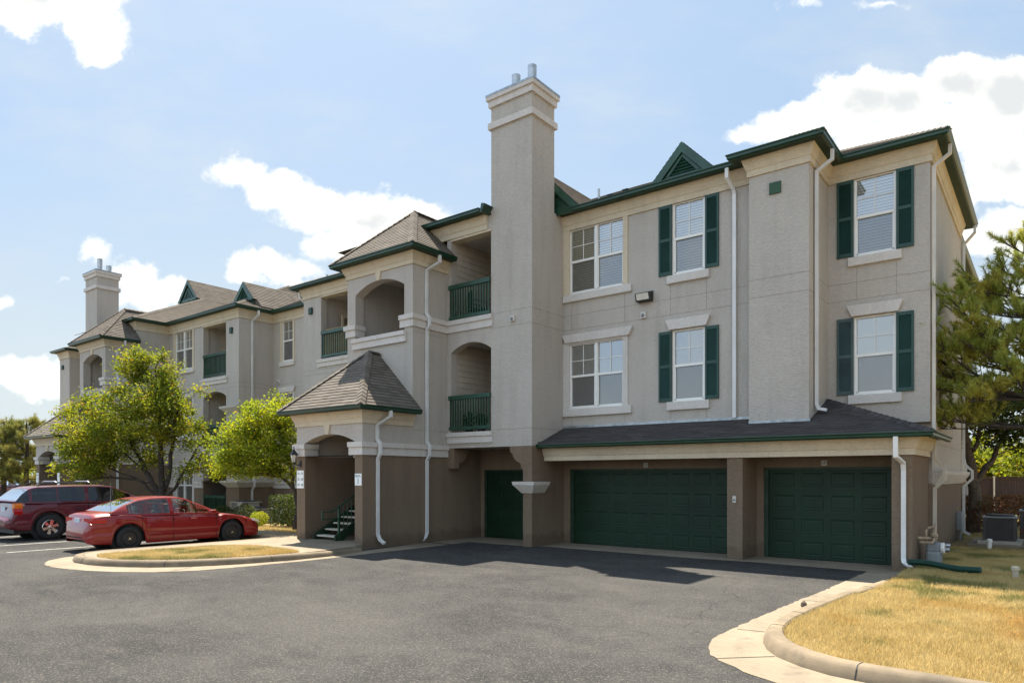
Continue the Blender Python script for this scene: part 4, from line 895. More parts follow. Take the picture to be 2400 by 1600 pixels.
cprof = [(.0, -.05), (.0, .01), (-.045, .11), (-.07, .142), (-.105, .152), (-.22, .15), (-.24, .13), (-.245, -.05)]
hs = [.25, .45, .7, .9] + [1.] * (len(pan_i) - 4)
def kerb_joint(path, hs_, i, f=.5):
    a, b = Vector(path[i]), Vector(path[i + 1]); d = (b - a).normalized(); c = a.lerp(b, f); h = hs_[i] + (hs_[i + 1] - hs_[i]) * f
    pr = [(x + (.003 if k < 3 else 0), z + .003) for k, (x, z) in enumerate(cprof)]
    struct(MB().sweep(pr, [tuple(c - d * .006), tuple(c + d * .006)], [h, h]).build('kerb_joint', 'sign_black', None))
# kerbs travel with the road on the right-hand side
struct(smooth_angle(MB().sweep(cprof, pan_i, hs).build('lawn_kerb', 'curb', None), 40))
def tri_fill(poly):
    from mathutils.geometry import tessellate_polygon
    return tessellate_polygon([[Vector((x, y, 0)) for x, y in poly]])
def area_sheet(name, poly, z, mat):
    m = MB().add([(x, y, z) for x, y in poly], [tuple(t) for t in tri_fill(poly)])
    if name == 'pavement':
        for i in range(len(poly)): a, b = poly[i - 1], poly[i]; m.add([(*a, -.05), (*b, -.05), (*b, z), (*a, z)], [(0, 1, 2, 3)])
    return struct(m.build(name, mat, None))
inner = []
for i, (x, y) in enumerate(pan_i):
    d = (Vector(pan_i[min(i + 1, len(pan_i) - 1)]) - Vector(pan_i[max(i - 1, 0)])).normalized(); n = Vector((-d.y, d.x)); inner.append((x + n.x * .24, y + n.y * .24))
lawn_poly = inner + [(40, 7.84), (40, 60), (-60, 60), (-60, 40), (-2.4, 40), (-2.34, 17.06)]
area_sheet('lawn', lawn_poly, .10, 'thatch')
area_sheet('lawn_back', [(-2.3, 22.5), (30, 22.5), (30, 40), (-2.3, 40)], .104, 'thatch')
sheet('air_conditioner_slab', [(-1.9, 23.5), (1.2, 23.2), (1.2, 26.4), (-1.9, 26.2)], .16, 'concrete', .1)
for i in (2, 5, 7, 13, 15): kerb_joint(pan_i, hs, i, .6 if i < 15 else .3)
# left island
pan2_o = [(-14.42, 15.4), (-14.44, 12.5), (-14.41, 11.2), (-14.45, 10.08), (-14.6, 8.7), (-14.82, 7.7), (-15.3, 7.05), (-15.81, 6.66), (-16.4, 6.36), (-16.97, 6.17), (-17.91, 6.0), (-18.7, 6.08), (-19.45, 6.4), (-19.9, 6.9), (-20.05, 7.5), (-19.9, 8.0)]
cu = [(-15.40, 15.4), (-14.95, 12.5), (-14.72, 11.2), (-14.74, 10.2), (-15.0, 9.1), (-15.28, 8.4), (-15.67, 7.78), (-16.15, 7.32), (-16.63, 7.03), (-17.2, 6.78), (-17.75, 6.66), (-18.5, 6.64), (-19.1, 6.82), (-19.5, 7.2), (-19.66, 7.75), (-19.62, 8.6), (-19.55, 10.0), (-19.5, 12.0), (-19.5, 12.88)]
ribbon('island_gutter_pan', pan2_o, [(x - .1, y + .1) if i < 8 else (x + .05, y + .15) for i, (x, y) in enumerate([cu[0], cu[1], cu[2], cu[3], cu[4], cu[5], cu[6], cu[7], cu[8], cu[9], cu[10], cu[11], cu[12], cu[13], cu[14], cu[14]])], .006, 'concrete')
curb_path = cu[1:]
# orientation: travel with the road on the right -> from the parking side round the nose to the driveway
struct(smooth_angle(MB().sweep(cprof, curb_path[::-1], ([.6, .85] + [1.] * (len(curb_path) - 2))[::-1]).build('island_kerb', 'curb', None), 40))
_cp = curb_path[::-1]; _h = ([.6, .85] + [1.] * (len(curb_path) - 2))[::-1]
for i in (3, 7, 11, 14): kerb_joint(_cp, _h, i, .5)
walk = [(-15.2, 12.5), (-14.98, 11.2), (-15.0, 10.2), (-15.25, 9.1), (-15.52, 8.5), (-15.88, 7.95), (-16.33, 7.52), (-16.75, 7.27), (-17.25, 7.03), (-17.8, 6.9), (-18.45, 6.88), (-18.98, 7.03), (-19.3, 7.32), (-19.42, 7.8), (-19.38, 8.6), (-19.31, 10), (-19.26, 12.0), (-19.26, 12.95), (-70, 12.95), (-70, 14.15), (-18.54, 14.15), (-18.1, 17.9), (-15.7, 17.9), (-15.44, 12.6)]
area_sheet('pavement', walk, .145, 'concrete')
MBk = MB().sweep(cprof, [(-70, 12.7), (-19.4, 12.7)]); struct(smooth_angle(MBk.build('parking_kerb', 'curb', None), 40))
isl = [(-18.06, 6.98), (-17.3, 7.02), (-16.95, 7.15), (-16.3, 7.6), (-15.87, 8.05), (-15.5, 8.7), (-15.25, 9.4), (-15.05, 10.3), (-15.15, 10.62), (-16.83, 10.75), (-17.4, 10.62), (-17.75, 10.4), (-18.1, 9.9), (-18.3, 9.3), (-18.42, 8.4), (-18.4, 7.5), (-18.3, 7.1)]
area_sheet('island_turf', isl, .152, 'thatch')
bed = [(-60, 14.17), (-18.56, 14.17), (-18.56, 18.2), (-25.5, 18.2), (-25.5, 20), (-30.7, 20), (-30.7, 18.2), (-37.6, 18.2), (-37.6, 14.17)]
area_sheet('planting_bed', [(-60, 14.17), (-18.56, 14.17), (-18.56, 20.1), (-60, 20.1)], .13, 'thatch')
# painted stall lines
for x in (-22.4, -24.75, -28.3, -31.2, -34.0, -36.8, -39.6):
    L = MB().box(x - .05, x + .05, 6.4 if x > -25 else 7.2, 12.4, .004, .008); o_ = struct(L.build('stall_line', 'line_paint', None))
# expansion joints
for (p, q) in (((-3.3, 12.1), (-2.85, 12.15)), ((-3.35, 9.25), (-3.0, 9.3)), ((-3.0, 7.6), (-2.5, 8.1)), ((-14.45, 9.9), (-14.76, 9.9)), ((-15.1, 7.3), (-15.5, 8.0)), ((-18.4, 6.1), (-18.4, 6.6))):
    a, b = Vector(p), Vector(q); d = (b - a).normalized() * .008; n = Vector((-d.y, d.x))
    struct(MB().add([(*(a + n), .0105), (*(b + n), .0105), (*(b - n), .0105), (*(a - n), .0105)], [(0, 1, 2, 3)]).build('pavement_joint', 'sign_black', None))
def pip(x, y, P):
    c = False; j = len(P) - 1
    for i in range(len(P)):
        if (P[i][1] > y) != (P[j][1] > y) and x < (P[j][0] - P[i][0]) * (y - P[i][1]) / (P[j][1] - P[i][1]) + P[i][0]: c = not c
        j = i
    return c
def grass(name, poly, z, dens, hgt, mat, seed, near=None):
    rs = np.random.RandomState(seed); xs = [p[0] for p in poly]; ys = [p[1] for p in poly]; x0, x1, y0, y1 = min(xs), max(xs), min(ys), max(ys)
    n = int((x1 - x0) * (y1 - y0) * dens); X = rs.uniform(x0, x1, n); Y = rs.uniform(y0, y1, n)
    k = np.array([pip(a, b, poly) for a, b in zip(X, Y)]) if n < 400000 else np.ones(n, bool); X, Y = X[k], Y[k]; n = len(X)
    az = rs.uniform(0, 6.283, n); lean = rs.uniform(.1, 1.1, n); h = hgt * rs.uniform(.5, 1.3, n); w = .0045 + .004 * rs.rand(n); az2 = rs.uniform(0, 6.283, n)
    V = np.empty((n, 3, 3)); wx, wy = np.cos(az2) * w, np.sin(az2) * w
    V[:, 0] = np.stack([X - wx, Y - wy, np.full(n, z - .01)], 1); V[:, 1] = np.stack([X + wx, Y + wy, np.full(n, z - .01)], 1); V[:, 2] = np.stack([X + np.cos(az) * h * np.sin(lean), Y + np.sin(az) * h * np.sin(lean), z + h * np.cos(lean)], 1)
    me = bpy.data.meshes.new(name); me.vertices.add(n * 3); me.vertices.foreach_set('co', V.ravel()); me.loops.add(n * 3); me.loops.foreach_set('vertex_index', np.arange(n * 3, dtype=np.int32)); me.polygons.add(n); me.polygons.foreach_set('loop_start', np.arange(0, n * 3, 3, dtype=np.int32)); me.polygons.foreach_set('loop_total', np.full(n, 3, np.int32)); me.update(); me.validate()
    me.materials.append(M[mat]); o = bpy.data.objects.new(name, me); COL.objects.link(o); return o
near = [p for p in inner if p[1] < 12.6 and p[0] < 3.1] + [(5.2, 7.85), (4.6, 12.5), (-2.6, 12.6)]
tag(grass('lawn_grass', near, .10, 4800, .075, 'grass_dry', 3), 'dry straw coloured lawn inside the curved kerb', 'grass', None, 'stuff')
mid = [(-2.42, 16.9), (-2.38, 15.2), (-2.45, 13.0), (-2.55, 12.4), (4.6, 12.4), (4.0, 17.), (3.0, 22.6), (-2.25, 22.6), (-2.3, 17.0)]
tag(grass('side_grass', mid, .10, 2600, .075, 'grass_mixed', 4), 'thin dry grass beside the garage corner', 'grass', None, 'stuff')
tag(grass('island_grass', isl, .15, 5200, .075, 'grass_mixed', 5), 'mown yellow and green grass on the small kerbed island', 'grass', None, 'stuff')
tag(grass('back_lawn_grass', [(-2.9, 26.5), (3.5, 26.5), (4, 42), (-5, 42)], .105, 500, .09, 'grass_mixed', 6), 'sunlit dry grass in front of the brown fence', 'grass', None, 'stuff')
tag(grass('bed_grass', [(-32, 14.2), (-18.6, 14.2), (-18.6, 15.6), (-32, 15.6)], .13, 1200, .07, 'grass_dry', 8), 'straw and dry grass in the bed in front of the hedge', 'grass', None, 'stuff')
# ================================================================= CARS
def lerpk(keys, x, j):
    for i in range(len(keys) - 1):
        a, b = keys[i], keys[i + 1]
        if x <= b[0]:
            f = (x - a[0]) / max(1e-6, b[0] - a[0]); f = max(0, min(1, f)); return a[j] + (b[j] - a[j]) * f
    return keys[-1][j]
def smoothk(keys, x, j, w=.05): return sum(lerpk(keys, x + d, j) for d in (-w, -w / 2, 0, w / 2, w)) / 5
def car(name, label, cat, spec, loc, rz, group=None):
    S = spec; c = thing(name, label, cat, loc, rz, group); pm = S['paint']; W = S['W']
    xs = []; x = S['x0']
    while x < S['x1'] - 1e-6: xs.append(x); x += .045
    xs.append(S['x1']); K = S['keys']     # (x, ztop, halfwidth, zbottom)
    def arch(x):
        z = 0
        for ax in S['axles']:
            d = abs(x - ax)
            if d < S['ar']: z = max(z, math.sqrt(S['ar'] ** 2 - d * d) + S['wr'] * .98)
        return z
    body = MB(); rings = []
    for x in xs:
        zt = smoothk(K, x, 1); w = smoothk(K, x, 2); zb = max(lerpk(K, x, 3), arch(x)); zt = max(zt, zb + .03); o = len(body.v)
        sh = S['shoulder']; zs = zt - .10 * min(1, (zt - zb) / .5)
        pts = [(0, zt), (w * .45, zt - .004), (w * .76, zt - .018), (w * .90, zt - .05), (w * .965, zs)]
        for f, ww in ((.25, .992), (.5, 1.), (.62, .985), (.66, .995), (.85, .985), (1., .955)): pts.append((w * ww, zs + (zb - zs) * f))
        full = [(-y, z) for y, z in pts[::-1]] + pts[1:]
        body.v += [(x, y, z) for y, z in full]; rings.append((o, len(full)))
    for (o, n), (p, _) in zip(rings[:-1], rings[1:]):
        for k in range(n - 1): body.f.append((o + k, o + k + 1, p + k + 1, p + k))
    for o, n in (rings[0], rings[-1]): body.f.append(tuple(range(o, o + n)))
    G = S['roof']; gl = {'side': MB(), 'side2': MB(), 'front': MB(), 'rear': MB()}; zbelt = S['belt']; gx = []; x = G[0][0]
    while x < G[-1][0]: gx.append(x); x += .04
    gx.append(G[-1][0]); prev = None
    def ring(x):
        zr = smoothk(G, x, 1, .06); zb = lerpk(zbelt, x, 1); h = max(zr - zb, .005); wr = S['roofw'] * W; wb = W * .93; hh = min(1, h / .35)
        yb = wb; yt = wb + (wr - wb) * hh; r = []
        r.append((yb, zb - .03)); r.append((yb + (yt - yb) * .06, zb + h * .05)); r.append((yb + (yt - yb) * .88, zb + h * .87)); r.append((yt, zb + h * .94)); r.append((yt * .93, zr - .02 * hh)); r.append((yt * .6, zr - .004)); r.append((0, zr))
        return [(x, y, z) for y, z in r]
    for i in range(len(gx) - 1):
        A, B = ring(gx[i]), ring(gx[i + 1]); xm = (gx[i] + gx[i + 1]) / 2
        for sg in (1, -1):
            for k in range(6):
                q = [(p[0], p[1] * sg, p[2]) for p in (A[k], A[k + 1], B[k + 1], B[k])]; tgt = body
                if k == 1 and any(a < xm < b for a, b in S['win']): tgt = gl['side' if sg > 0 else 'side2']
                if k >= 4 and S['wind'][0] < xm < S['wind'][1]: tgt = gl['front']
                if k >= S.get('rk', 4) and S['rearg'][0] < xm < S['rearg'][1]: tgt = gl['rear']
                tgt.add(q, [(0, 1, 2, 3)])
    bm_ = bmesh.new(); me = bpy.data.meshes.new('t'); me.from_pydata(body.v, [], body.f); bm_.from_mesh(me); bmesh.ops.remove_doubles(bm_, verts=bm_.verts, dist=.0005); bmesh.ops.recalc_face_normals(bm_, faces=bm_.faces)
    me2 = bpy.data.meshes.new('body'); bm_.to_mesh(me2); bm_.free(); me2.materials.append(M[pm]); bo = bpy.data.objects.new('body', me2); COL.objects.link(bo); bo.parent = c; smooth_angle(bo, 32)
    for k, nm in (('side', 'side_windows'), ('side2', 'side_windows'), ('front', 'windscreen'), ('rear', 'rear_window')):
        g = gl[k].build(nm, S['glass'] if k != 'front' else 'car_glass', c, True); smooth_angle(g, 40)
    und = MB(); und.box(S['x0'] + .25, S['x1'] - .25, -W * .80, W * .80, .24, .5); und.build('underbody', 'plastic_dark', c, True)
    # wheel wells, tyres, rims
    for ax in S['axles']:
        for sg in (-1, 1):
            y1 = sg * (W * .975 - .02); y0 = sg * (W - .42)
            MB().lathe([(S['ar'] - .02, 0), (S['ar'] - .02, .22), (.0, .22)] if sg < 0 else [(.0, -.22), (S['ar'] - .02, -.22), (S['ar'] - .02, 0)], (ax, sg * (W - .20) + (0 if sg < 0 else 0), S['wr']), 18, 'y').build('wheel_well', 'plastic_dark', c, True)
            r = S['wr']; rr = S['rim']; t = .21; yo = sg * (W - .035)
            prof = [(rr, 0), (rr + .02, -.008), (r - .035, -.012), (r - .008, .015), (r, .05), (r, t - .05), (r - .01, t - .01), (rr, t)]
            ty = MB().lathe([(a, -sg * b) for a, b in prof], (ax, yo, r), 30, 'y', False).build('wheel', 'rubber', c, True, origin=(0, 0, 0)); smooth_angle(ty, 50)
            rm = MB()
            if S['alloy']:
                rm.lathe([(rr, -sg * .01), (rr - .018, sg * .006), (rr - .03, -sg * .02), (rr - .03, -sg * .10)], (ax, yo, r), 30, 'y', False)
                for k in range(S.get('spokes', 6)):
                    q = k * 2 * math.pi / S.get('spokes', 6) + .3; u, v = math.cos(q), math.sin(q); wv = .035
                    P = lambda rad, s, d: (ax + u * rad - v * s, yo - sg * d, r + v * rad + u * s)
                    rm.add([P(.04, -wv, .015), P(.04, wv, .015), P(rr - .02, wv * 1.5, .022), P(rr - .02, -wv * 1.5, .022), P(.04, -wv, .06), P(.04, wv, .06), P(rr - .02, wv * 1.5, .06), P(rr - .02, -wv * 1.5, .06)], [(0, 1, 2, 3), (0, 1, 5, 4), (1, 2, 6, 5), (2, 3, 7, 6), (3, 0, 4, 7)])
                rm.lathe([(.065, -sg * .03), (.06, 0), (.035, sg * .012), (.0, sg * .014)] if sg > 0 else [(.065, .03), (.06, 0), (.035, -.012), (.0, -.014)], (ax, yo, r), 14, 'y')
                rm.build('rim', 'chrome', ty, True); bk = MB().lathe([(rr - .02, -sg * .09), (.0, -sg * .091)], (ax, yo, r), 20, 'y'); bk.build('brake', 'plastic_dark', ty, True)
            else:
                rm.lathe([(rr, -sg * .008), (rr - .02, sg * .004), (rr - .035, -sg * .02), (rr * .78, -sg * .045), (rr * .62, -sg * .018), (rr * .36, -sg * .02), (rr * .3, sg * .0), (.0, sg * .002)], (ax, yo, r), 30, 'y'); o2 = smooth_angle(rm.build('rim', 'steel_wheel', ty, True), 50)
                h = MB()
                for k in range(12): q = k * math.pi / 6; h.lathe([(.018, 0), (.0, sg * .004)], (ax + rr * .70 * math.cos(q), yo - sg * .024, r + rr * .70 * math.sin(q)), 8, 'y')
                h.build('rim_holes', 'dark', ty, True)
                n_ = MB()
                for k in range(4): q = k * math.pi / 2 + .5; n_.lathe([(.011, 0), (.008, sg * .02)], (ax + .055 * math.cos(q), yo, r + .055 * math.sin(q)), 6, 'y')
                n_.lathe([(.028, 0), (.022, sg * .012)], (ax, yo, r), 10, 'y'); n_.build('wheel_nuts', 'chrome', ty, True)
    return c
def wside(x, S, z):   # half-width of flank at x
    return smoothk(S['keys'], x, 2) * .995
SED = dict(paint='paint_red', W=.955, x0=-2.58, x1=2.62, axles=(-1.53, 1.52), ar=.43, wr=.345, rim=.205, shoulder=.1, alloy=False, glass='car_glass', roofw=.70,
  keys=[(-2.58, .60, .50, .36), (-2.57, .66, .62, .30), (-2.545, .70, .77, .27), (-2.52, .73, .84, .25), (-2.505, .96, .84, .25), (-2.44, 1.045, .87, .24), (-2.2, 1.085, .91, .23), (-2.0, 1.09, .94, .22), (-1.0, 1.02, .955, .20), (0, .985, .955, .20), (1.0, .965, .955, .21), (1.25, .955, .95, .21), (1.7, .90, .94, .21), (2.1, .82, .91, .20), (2.35, .73, .86, .20), (2.5, .62, .78, .21), (2.59, .54, .66, .24), (2.62, .48, .55, .30)],
  belt=[(-2.2, 1.07), (-1.2, 1.005), (1.3, .945)], roof=[(-2.0, 1.08), (-1.68, 1.26), (-1.25, 1.43), (-.95, 1.48), (-.5, 1.50), (-.1, 1.49), (.15, 1.44), (.6, 1.235), (1.12, .965)],
  win=[(-1.55, -.40), (-.28, .78)], wind=(.20, 1.05), rearg=(-1.96, -1.27))
red = car('parked_car', 'red four door sedan with black steel wheels parked beside the kerbed island', 'car', SED, (-21.12, 10.18, 0), R(90))
def carbits(c, S, kind):
    W = S['W']; fl = lambda x: wside(x, S, 0) + .002
    for sg in (-1, 1):
        # handles, seams, mirrors
        for x in S['handles']: MB().bevbox(x - .10, x + .10, sg * fl(x) - .018, sg * fl(x) + .018, S['hz'], S['hz'] + .045, .01).build('door_handle', S['hm'], c, True)
        sm = MB()
        for x, z0, z1 in S['seams']: sm.box(x - .005, x + .005, sg * (fl(x) - .02), sg * (fl(x) + .0015), z0, z1)
        sm.build('door_seam', 'dark', c, True)
        mx, mz = S['mirror']; MB().bevbox(mx - .08, mx + .10, sg * (W + .0), sg * (W + .17), mz, mz + .14, .03).tube([(mx, sg * (W - .06), mz + .03), (mx, sg * (W + .06), mz + .06)], .03, 6).build('wing_mirror', S['mm'], c, True)
        t = S['trim']; tm = MB(); X = [t[0] + (t[1] - t[0]) * k / 20 for k in range(21)]
        for a, b in zip(X[:-1], X[1:]): tm.add([(a, sg * (fl(a) - .005), t[2]), (b, sg * (fl(b) - .005), t[2]), (b, sg * (fl(b) + .012), t[2] + .01), (a, sg * (fl(a) + .012), t[2] + .01), (a, sg * (fl(a) + .012), t[3]), (b, sg * (fl(b) + .012), t[3]), (a, sg * (fl(a) - .005), t[3] + .01), (b, sg * (fl(b) - .005), t[3] + .01)], [(0, 1, 2, 3), (3, 2, 5, 4), (4, 5, 7, 6)])
        tm.build('side_moulding', S['tmat'], c, True)
    st = MB()
    for (x, y) in S['seats']: st.bevbox(x - .25, x + .25, y - .24, y + .24, .42, .60, .05).bevbox(x - .33, x - .19, y - .23, y + .23, .58, 1.05, .05).bevbox(x - .34, x - .23, y - .12, y + .12, 1.08, 1.24, .04)
    st.build('seats', 'seat', c, True)
    sx = S['wheelx']; w_ = MB().tube([(sx + .06 * math.sin(q * math.pi / 8), .38 + .19 * math.cos(q * math.pi / 8), S['swz'] + .19 * math.sin(q * math.pi / 8)) for q in range(17)], .014, 6); w_.bevbox(sx + .1, sx + .5, -.75, .75, S['swz'] - .35, S['swz'] - .06, .04); w_.build('steering_wheel', 'plastic_dark', c, True)
SED.update(handles=(-.72, .28), hz=.80, hm='paint_red', seams=[(-.33, .28, .97), (.98, .28, .95), (2.0, .5, .8), (-1.2, .62, 1.0)], mirror=(.80, .93), mm='paint_red', trim=(-1.08, 1.07, .44, .50), tmat='paint_red', seats=((.05, .38), (.05, -.38), (-.9, .38), (-.9, -.38)), wheelx=.55, swz=.86)
carbits(red, SED, 'sedan')
def patch(c, name, mat, pts, sgs=(-1, 1)):
    for sg in sgs:
        m = MB().add([(x, sg * y, z) for x, y, z in pts], [tuple(range(len(pts)))]); m.build(name, mat, c, True)
# rear lamps wrap round the corner, plate between
def lamp(c, S, x0, x1, z0, z1, name, mat, d=.008, inner=None):
    for sg in (-1, 1):
        m = MB(); X = [x0 + (x1 - x0) * k / 10 for k in range(11)]; n = len(X)
        for a in X:
            w = wside(a, S, 0) + d; m.v += [(a, sg * w * .995, z0), (a, sg * w, (z0 + z1) / 2), (a, sg * w * .985, z1)]
        for k in range(n - 1):
            for j in (0, 1): m.f.append((k * 3 + j, k * 3 + j + 1, k * 3 + j + 4, k * 3 + j + 3))
        if inner: 
            xx = x0 - .006; o = len(m.v); w = wside(x0, S, 0) + d; m.v += [(xx, sg * w * .99, z0), (xx, sg * inner, z0), (xx, sg * inner, z1), (xx, sg * w * .985, z1)]; m.f.append((o, o + 1, o + 2, o + 3))
        m.build(name, mat, c, True)
lamp(red, SED, -2.50, -2.12, .80, .94, 'tail_lamp', 'tail_red', inner=.42); lamp(red, SED, -2.505, -2.12, .775, .79, 'chrome_strip', 'chrome', .010, inner=.40)
lamp(red, SED, -2.50, -2.2, .74, .775, 'lower_tail_lamp', 'tail_red', inner=.42)
MB().box(-2.522, -2.510, -.17, .17, .76, .93).build('number_plate', 'plate', red, True)
for sg in (-1, 1):
    MB().prism([(2.28, .66), (2.50, .60), (2.44, .70), (2.30, .735)], 'y', sg * .60, sg * .875).build('headlamp', 'headlamp', red, True)
MB().tube([(-1.95, -.74, 1.05), (-1.96, -.74, 1.9)], .006, 5).build('aerial', 'utility_grey', red, True)
MB().lathe([(.085, 0), (.088, .003), (.080, .004)], (-1.83, -wside(-1.83, SED, 0) - .006, .83), 18, 'y').build('fuel_flap', 'paint_red', red, True)
b = MB(); b.sweep([(.0, 0), (.012, .01), (.012, .03), (0, .04)], [(-2.3, -wside(-2.3, SED, 0)), (-2.66, -wside(-2.66, SED, 0)), (-2.80, -.60), (-2.80, .60), (-2.66, .86), (-2.3, .9)][::-1], z0=.66) if False else None
MB().box(-2.586, -2.57, -.46, .46, .40, .43).build('bumper_seam', 'dark', red, True)

SUV = dict(paint='paint_maroon', W=1.02, x0=-2.86, x1=2.78, axles=(-1.63, 1.66), ar=.52, wr=.415, rim=.255, shoulder=.1, alloy=True, spokes=6, glass='car_glass_dark', roofw=.77, rk=1,
  keys=[(-2.86, .66, .80, .46), (-2.84, .74, .90, .42), (-2.78, .78, .96, .40), (-2.66, .80, .98, .38), (-2.64, 1.14, .97, .38), (-2.6, 1.22, .98, .36), (-2.3, 1.24, 1.01, .34), (0, 1.22, 1.02, .32), (1.2, 1.20, 1.02, .32), (1.7, 1.16, 1.01, .34), (2.3, 1.10, .98, .36), (2.6, 1.0, .93, .36), (2.72, .8, .86, .36), (2.78, .62, .78, .42)],
  belt=[(-2.7, 1.235), (0, 1.20), (1.5, 1.18)], roof=[(-2.62, 1.25), (-2.42, 1.5), (-2.2, 1.69), (-2.0, 1.755), (-1., 1.79), (0, 1.79), (.35, 1.74), (.9, 1.48), (1.38, 1.19)],
  win=[(-2.12, -1.42), (-1.36, -.56), (-.44, .92)], wind=(.42, 1.3), rearg=(-2.58, -2.22))
SUV.update(handles=(-.78, .05), hz=.98, hm='plastic_dark', seams=[(-.5, .4, 1.2), (-1.40, .95, 1.2), (.95, .4, 1.18)], mirror=(.85, 1.2), mm='plastic_dark', trim=(-1.08, 1.1, .58, .66), tmat='paint_maroon', seats=((.2, .4), (.2, -.4), (-.8, .4), (-.8, -.4)), wheelx=.62, swz=1.12)
suv = car('parked_car', 'dark maroon estate SUV with alloy wheels and roof rack parked left of the red sedan', 'car', SUV, (-26.95, 10.27, 0), R(90)); carbits(suv, SUV, 'suv')
lamp(suv, SUV, -2.64, -2.42, 1.06, 1.22, 'turn_lamp', 'tail_amber', inner=.80); lamp(suv, SUV, -2.64, -2.42, .86, 1.06, 'tail_lamp', 'tail_red', inner=.80)
MB().box(-2.665, -2.65, -.17, .17, .92, 1.09).build('number_plate', 'plate', suv, True)
for sg in (-1, 1):
    MB().tube([(-1.9, sg * .64, 1.77), (-1.75, sg * .64, 1.85), (-.9, sg * .65, 1.87), (0, sg * .65, 1.86), (.15, sg * .64, 1.78)], .02, 6).build('roof_rail', 'plastic_dark', suv, True)
for x in (-1.35, -.35): MB().tube([(x, -.65, 1.86), (x, -.5, 1.91), (x, .5, 1.91), (x, .65, 1.86)], .022, 6).build('roof_bar', 'metal', suv, True)
sil = dict(SED); sil.update(paint='paint_silver', alloy=True, spokes=5, rim=.23, glass='car_glass_dark', hm='paint_silver', mm='paint_silver', tmat='paint_silver')
c3 = car('parked_car', 'pale silver sedan with alloy wheels cut off by the left edge behind the maroon SUV', 'car', sil, (-30.1, 10.05, 0), R(90)); carbits(c3, sil, 'sedan')
lamp(c3, sil, -2.50, -2.15, .78, .94, 'tail_lamp', 'tail_red', inner=.5)
for k, (x, y, rz, src, lb) in enumerate(((-84, 25.5, 20, suv, 'distant dark vehicle behind the far left pine trunk'), (-88, 26.0, -160, c3, 'distant pale sedan in the far lot at the left edge'), (-93, 31, -160, c3, 'second distant pale sedan farther back in the far lot'))):
    dup(src, (x, y, 0), R(rz), lb)

# ================================================================= TREES AND SHRUBS
def bez(a, b, c, n): return [a * (1 - t) ** 2 + b * 2 * t * (1 - t) + c * t * t for t in [i / n for i in range(n + 1)]]
def tree(name, label, base, leaders, crown, nclus, nleaf, lsize, leafm, barkm, seed, trunk_r=.12, rough=.3, group=None, csize=.5, droop=.0, cut=None):
    """leaders: lists of points from the base up; crown: list of (centre, radii, weight) ellipsoids"""
    rg = random.Random(seed); t = thing(name, label, 'tree', base, group=group); B = Vector(base)
    w = MB(); nodes = []; RZ = Matrix.Rotation(.662, 3, 'Z'); tw = lambda p: B + RZ @ (Vector(p) - B)
    leaders = [([tw(p) for p in ld], r) for ld, r in leaders]; crown = [(tw(c), r, k) for c, r, k in crown]
    for ld, r0 in leaders:
        P = [Vector(p) for p in ld]; pts = []
        for i in range(len(P) - 1):
            for k in range(5): pts.append(P[i].lerp(P[i + 1], k / 5) + Vector((rg.gauss(0, .02), rg.gauss(0, .02), 0)) * (1 if i or k else 0))
        pts.append(P[-1]); n = len(pts); rr = [r0 * (1 - .82 * i / (n - 1)) for i in range(n)]
        w.tube(pts, rr, 9); nodes += [(p, r) for p, r in list(zip(pts, rr))[n // 3:]]
    lf = MB(); tot = sum(c[2] for c in crown); clus = []
    while len(clus) < nclus:
        x = rg.random() * tot; c = crown[-1]
        for q in crown:
            x -= q[2]
            if x <= 0: c = q; break
        d = Vector((rg.gauss(0, 1), rg.gauss(0, 1), rg.gauss(0, 1))).normalized() * (rg.random() ** .38)
        p = Vector(c[0]) + Vector((d.x * c[1][0], d.y * c[1][1], d.z * c[1][2]))
        if mnoise.noise(p * .9 + Vector((seed, 0, 0))) < -rough + .0: continue
        clus.append(p)
    for p in clus:
        best = min(nodes, key=lambda q: (q[0] - p).length + (2.5 if q[0].z > p.z - .1 else 0)); a, r = best; L = (p - a).length
        mid = a.lerp(p, .5) + Vector((rg.gauss(0, .08), rg.gauss(0, .08), .10 * L + rg.gauss(0, .05))) * min(1, L)
        pts = bez(a, mid, p, 5); r1 = min(r * .6, .012 + .014 * L); w.tube(pts, [r1 * (1 - .8 * i / 5) for i in range(6)], 5)
        if L > .8: nodes.append((pts[3], r1 * .45))
        for q in range(3):
            e = p + Vector((rg.gauss(0, csize * .5), rg.gauss(0, csize * .5), rg.gauss(0, csize * .35))); w.tube([pts[4], pts[5].lerp(e, .4), e], [.008, .006, .003], 4, False)
        k = int(nleaf * rg.uniform(.6, 1.4)); s = csize * rg.uniform(.7, 1.25)
        for _ in range(k):
            d = Vector((rg.gauss(0, .42), rg.gauss(0, .42), rg.gauss(0, .30))) * s; leaf(lf, p + d + Vector((0, 0, -droop * rg.random())), lsize * rg.uniform(.65, 1.3), rg)
    w.build('trunk', barkm, t, fix=False); smooth_angle(t.children[0], 60); lf.build('crown', leafm, t, fix=False); return t
bx, by = -29.44, 13.9
b0 = (bx, by, .1); f = (bx, by, 1.0)
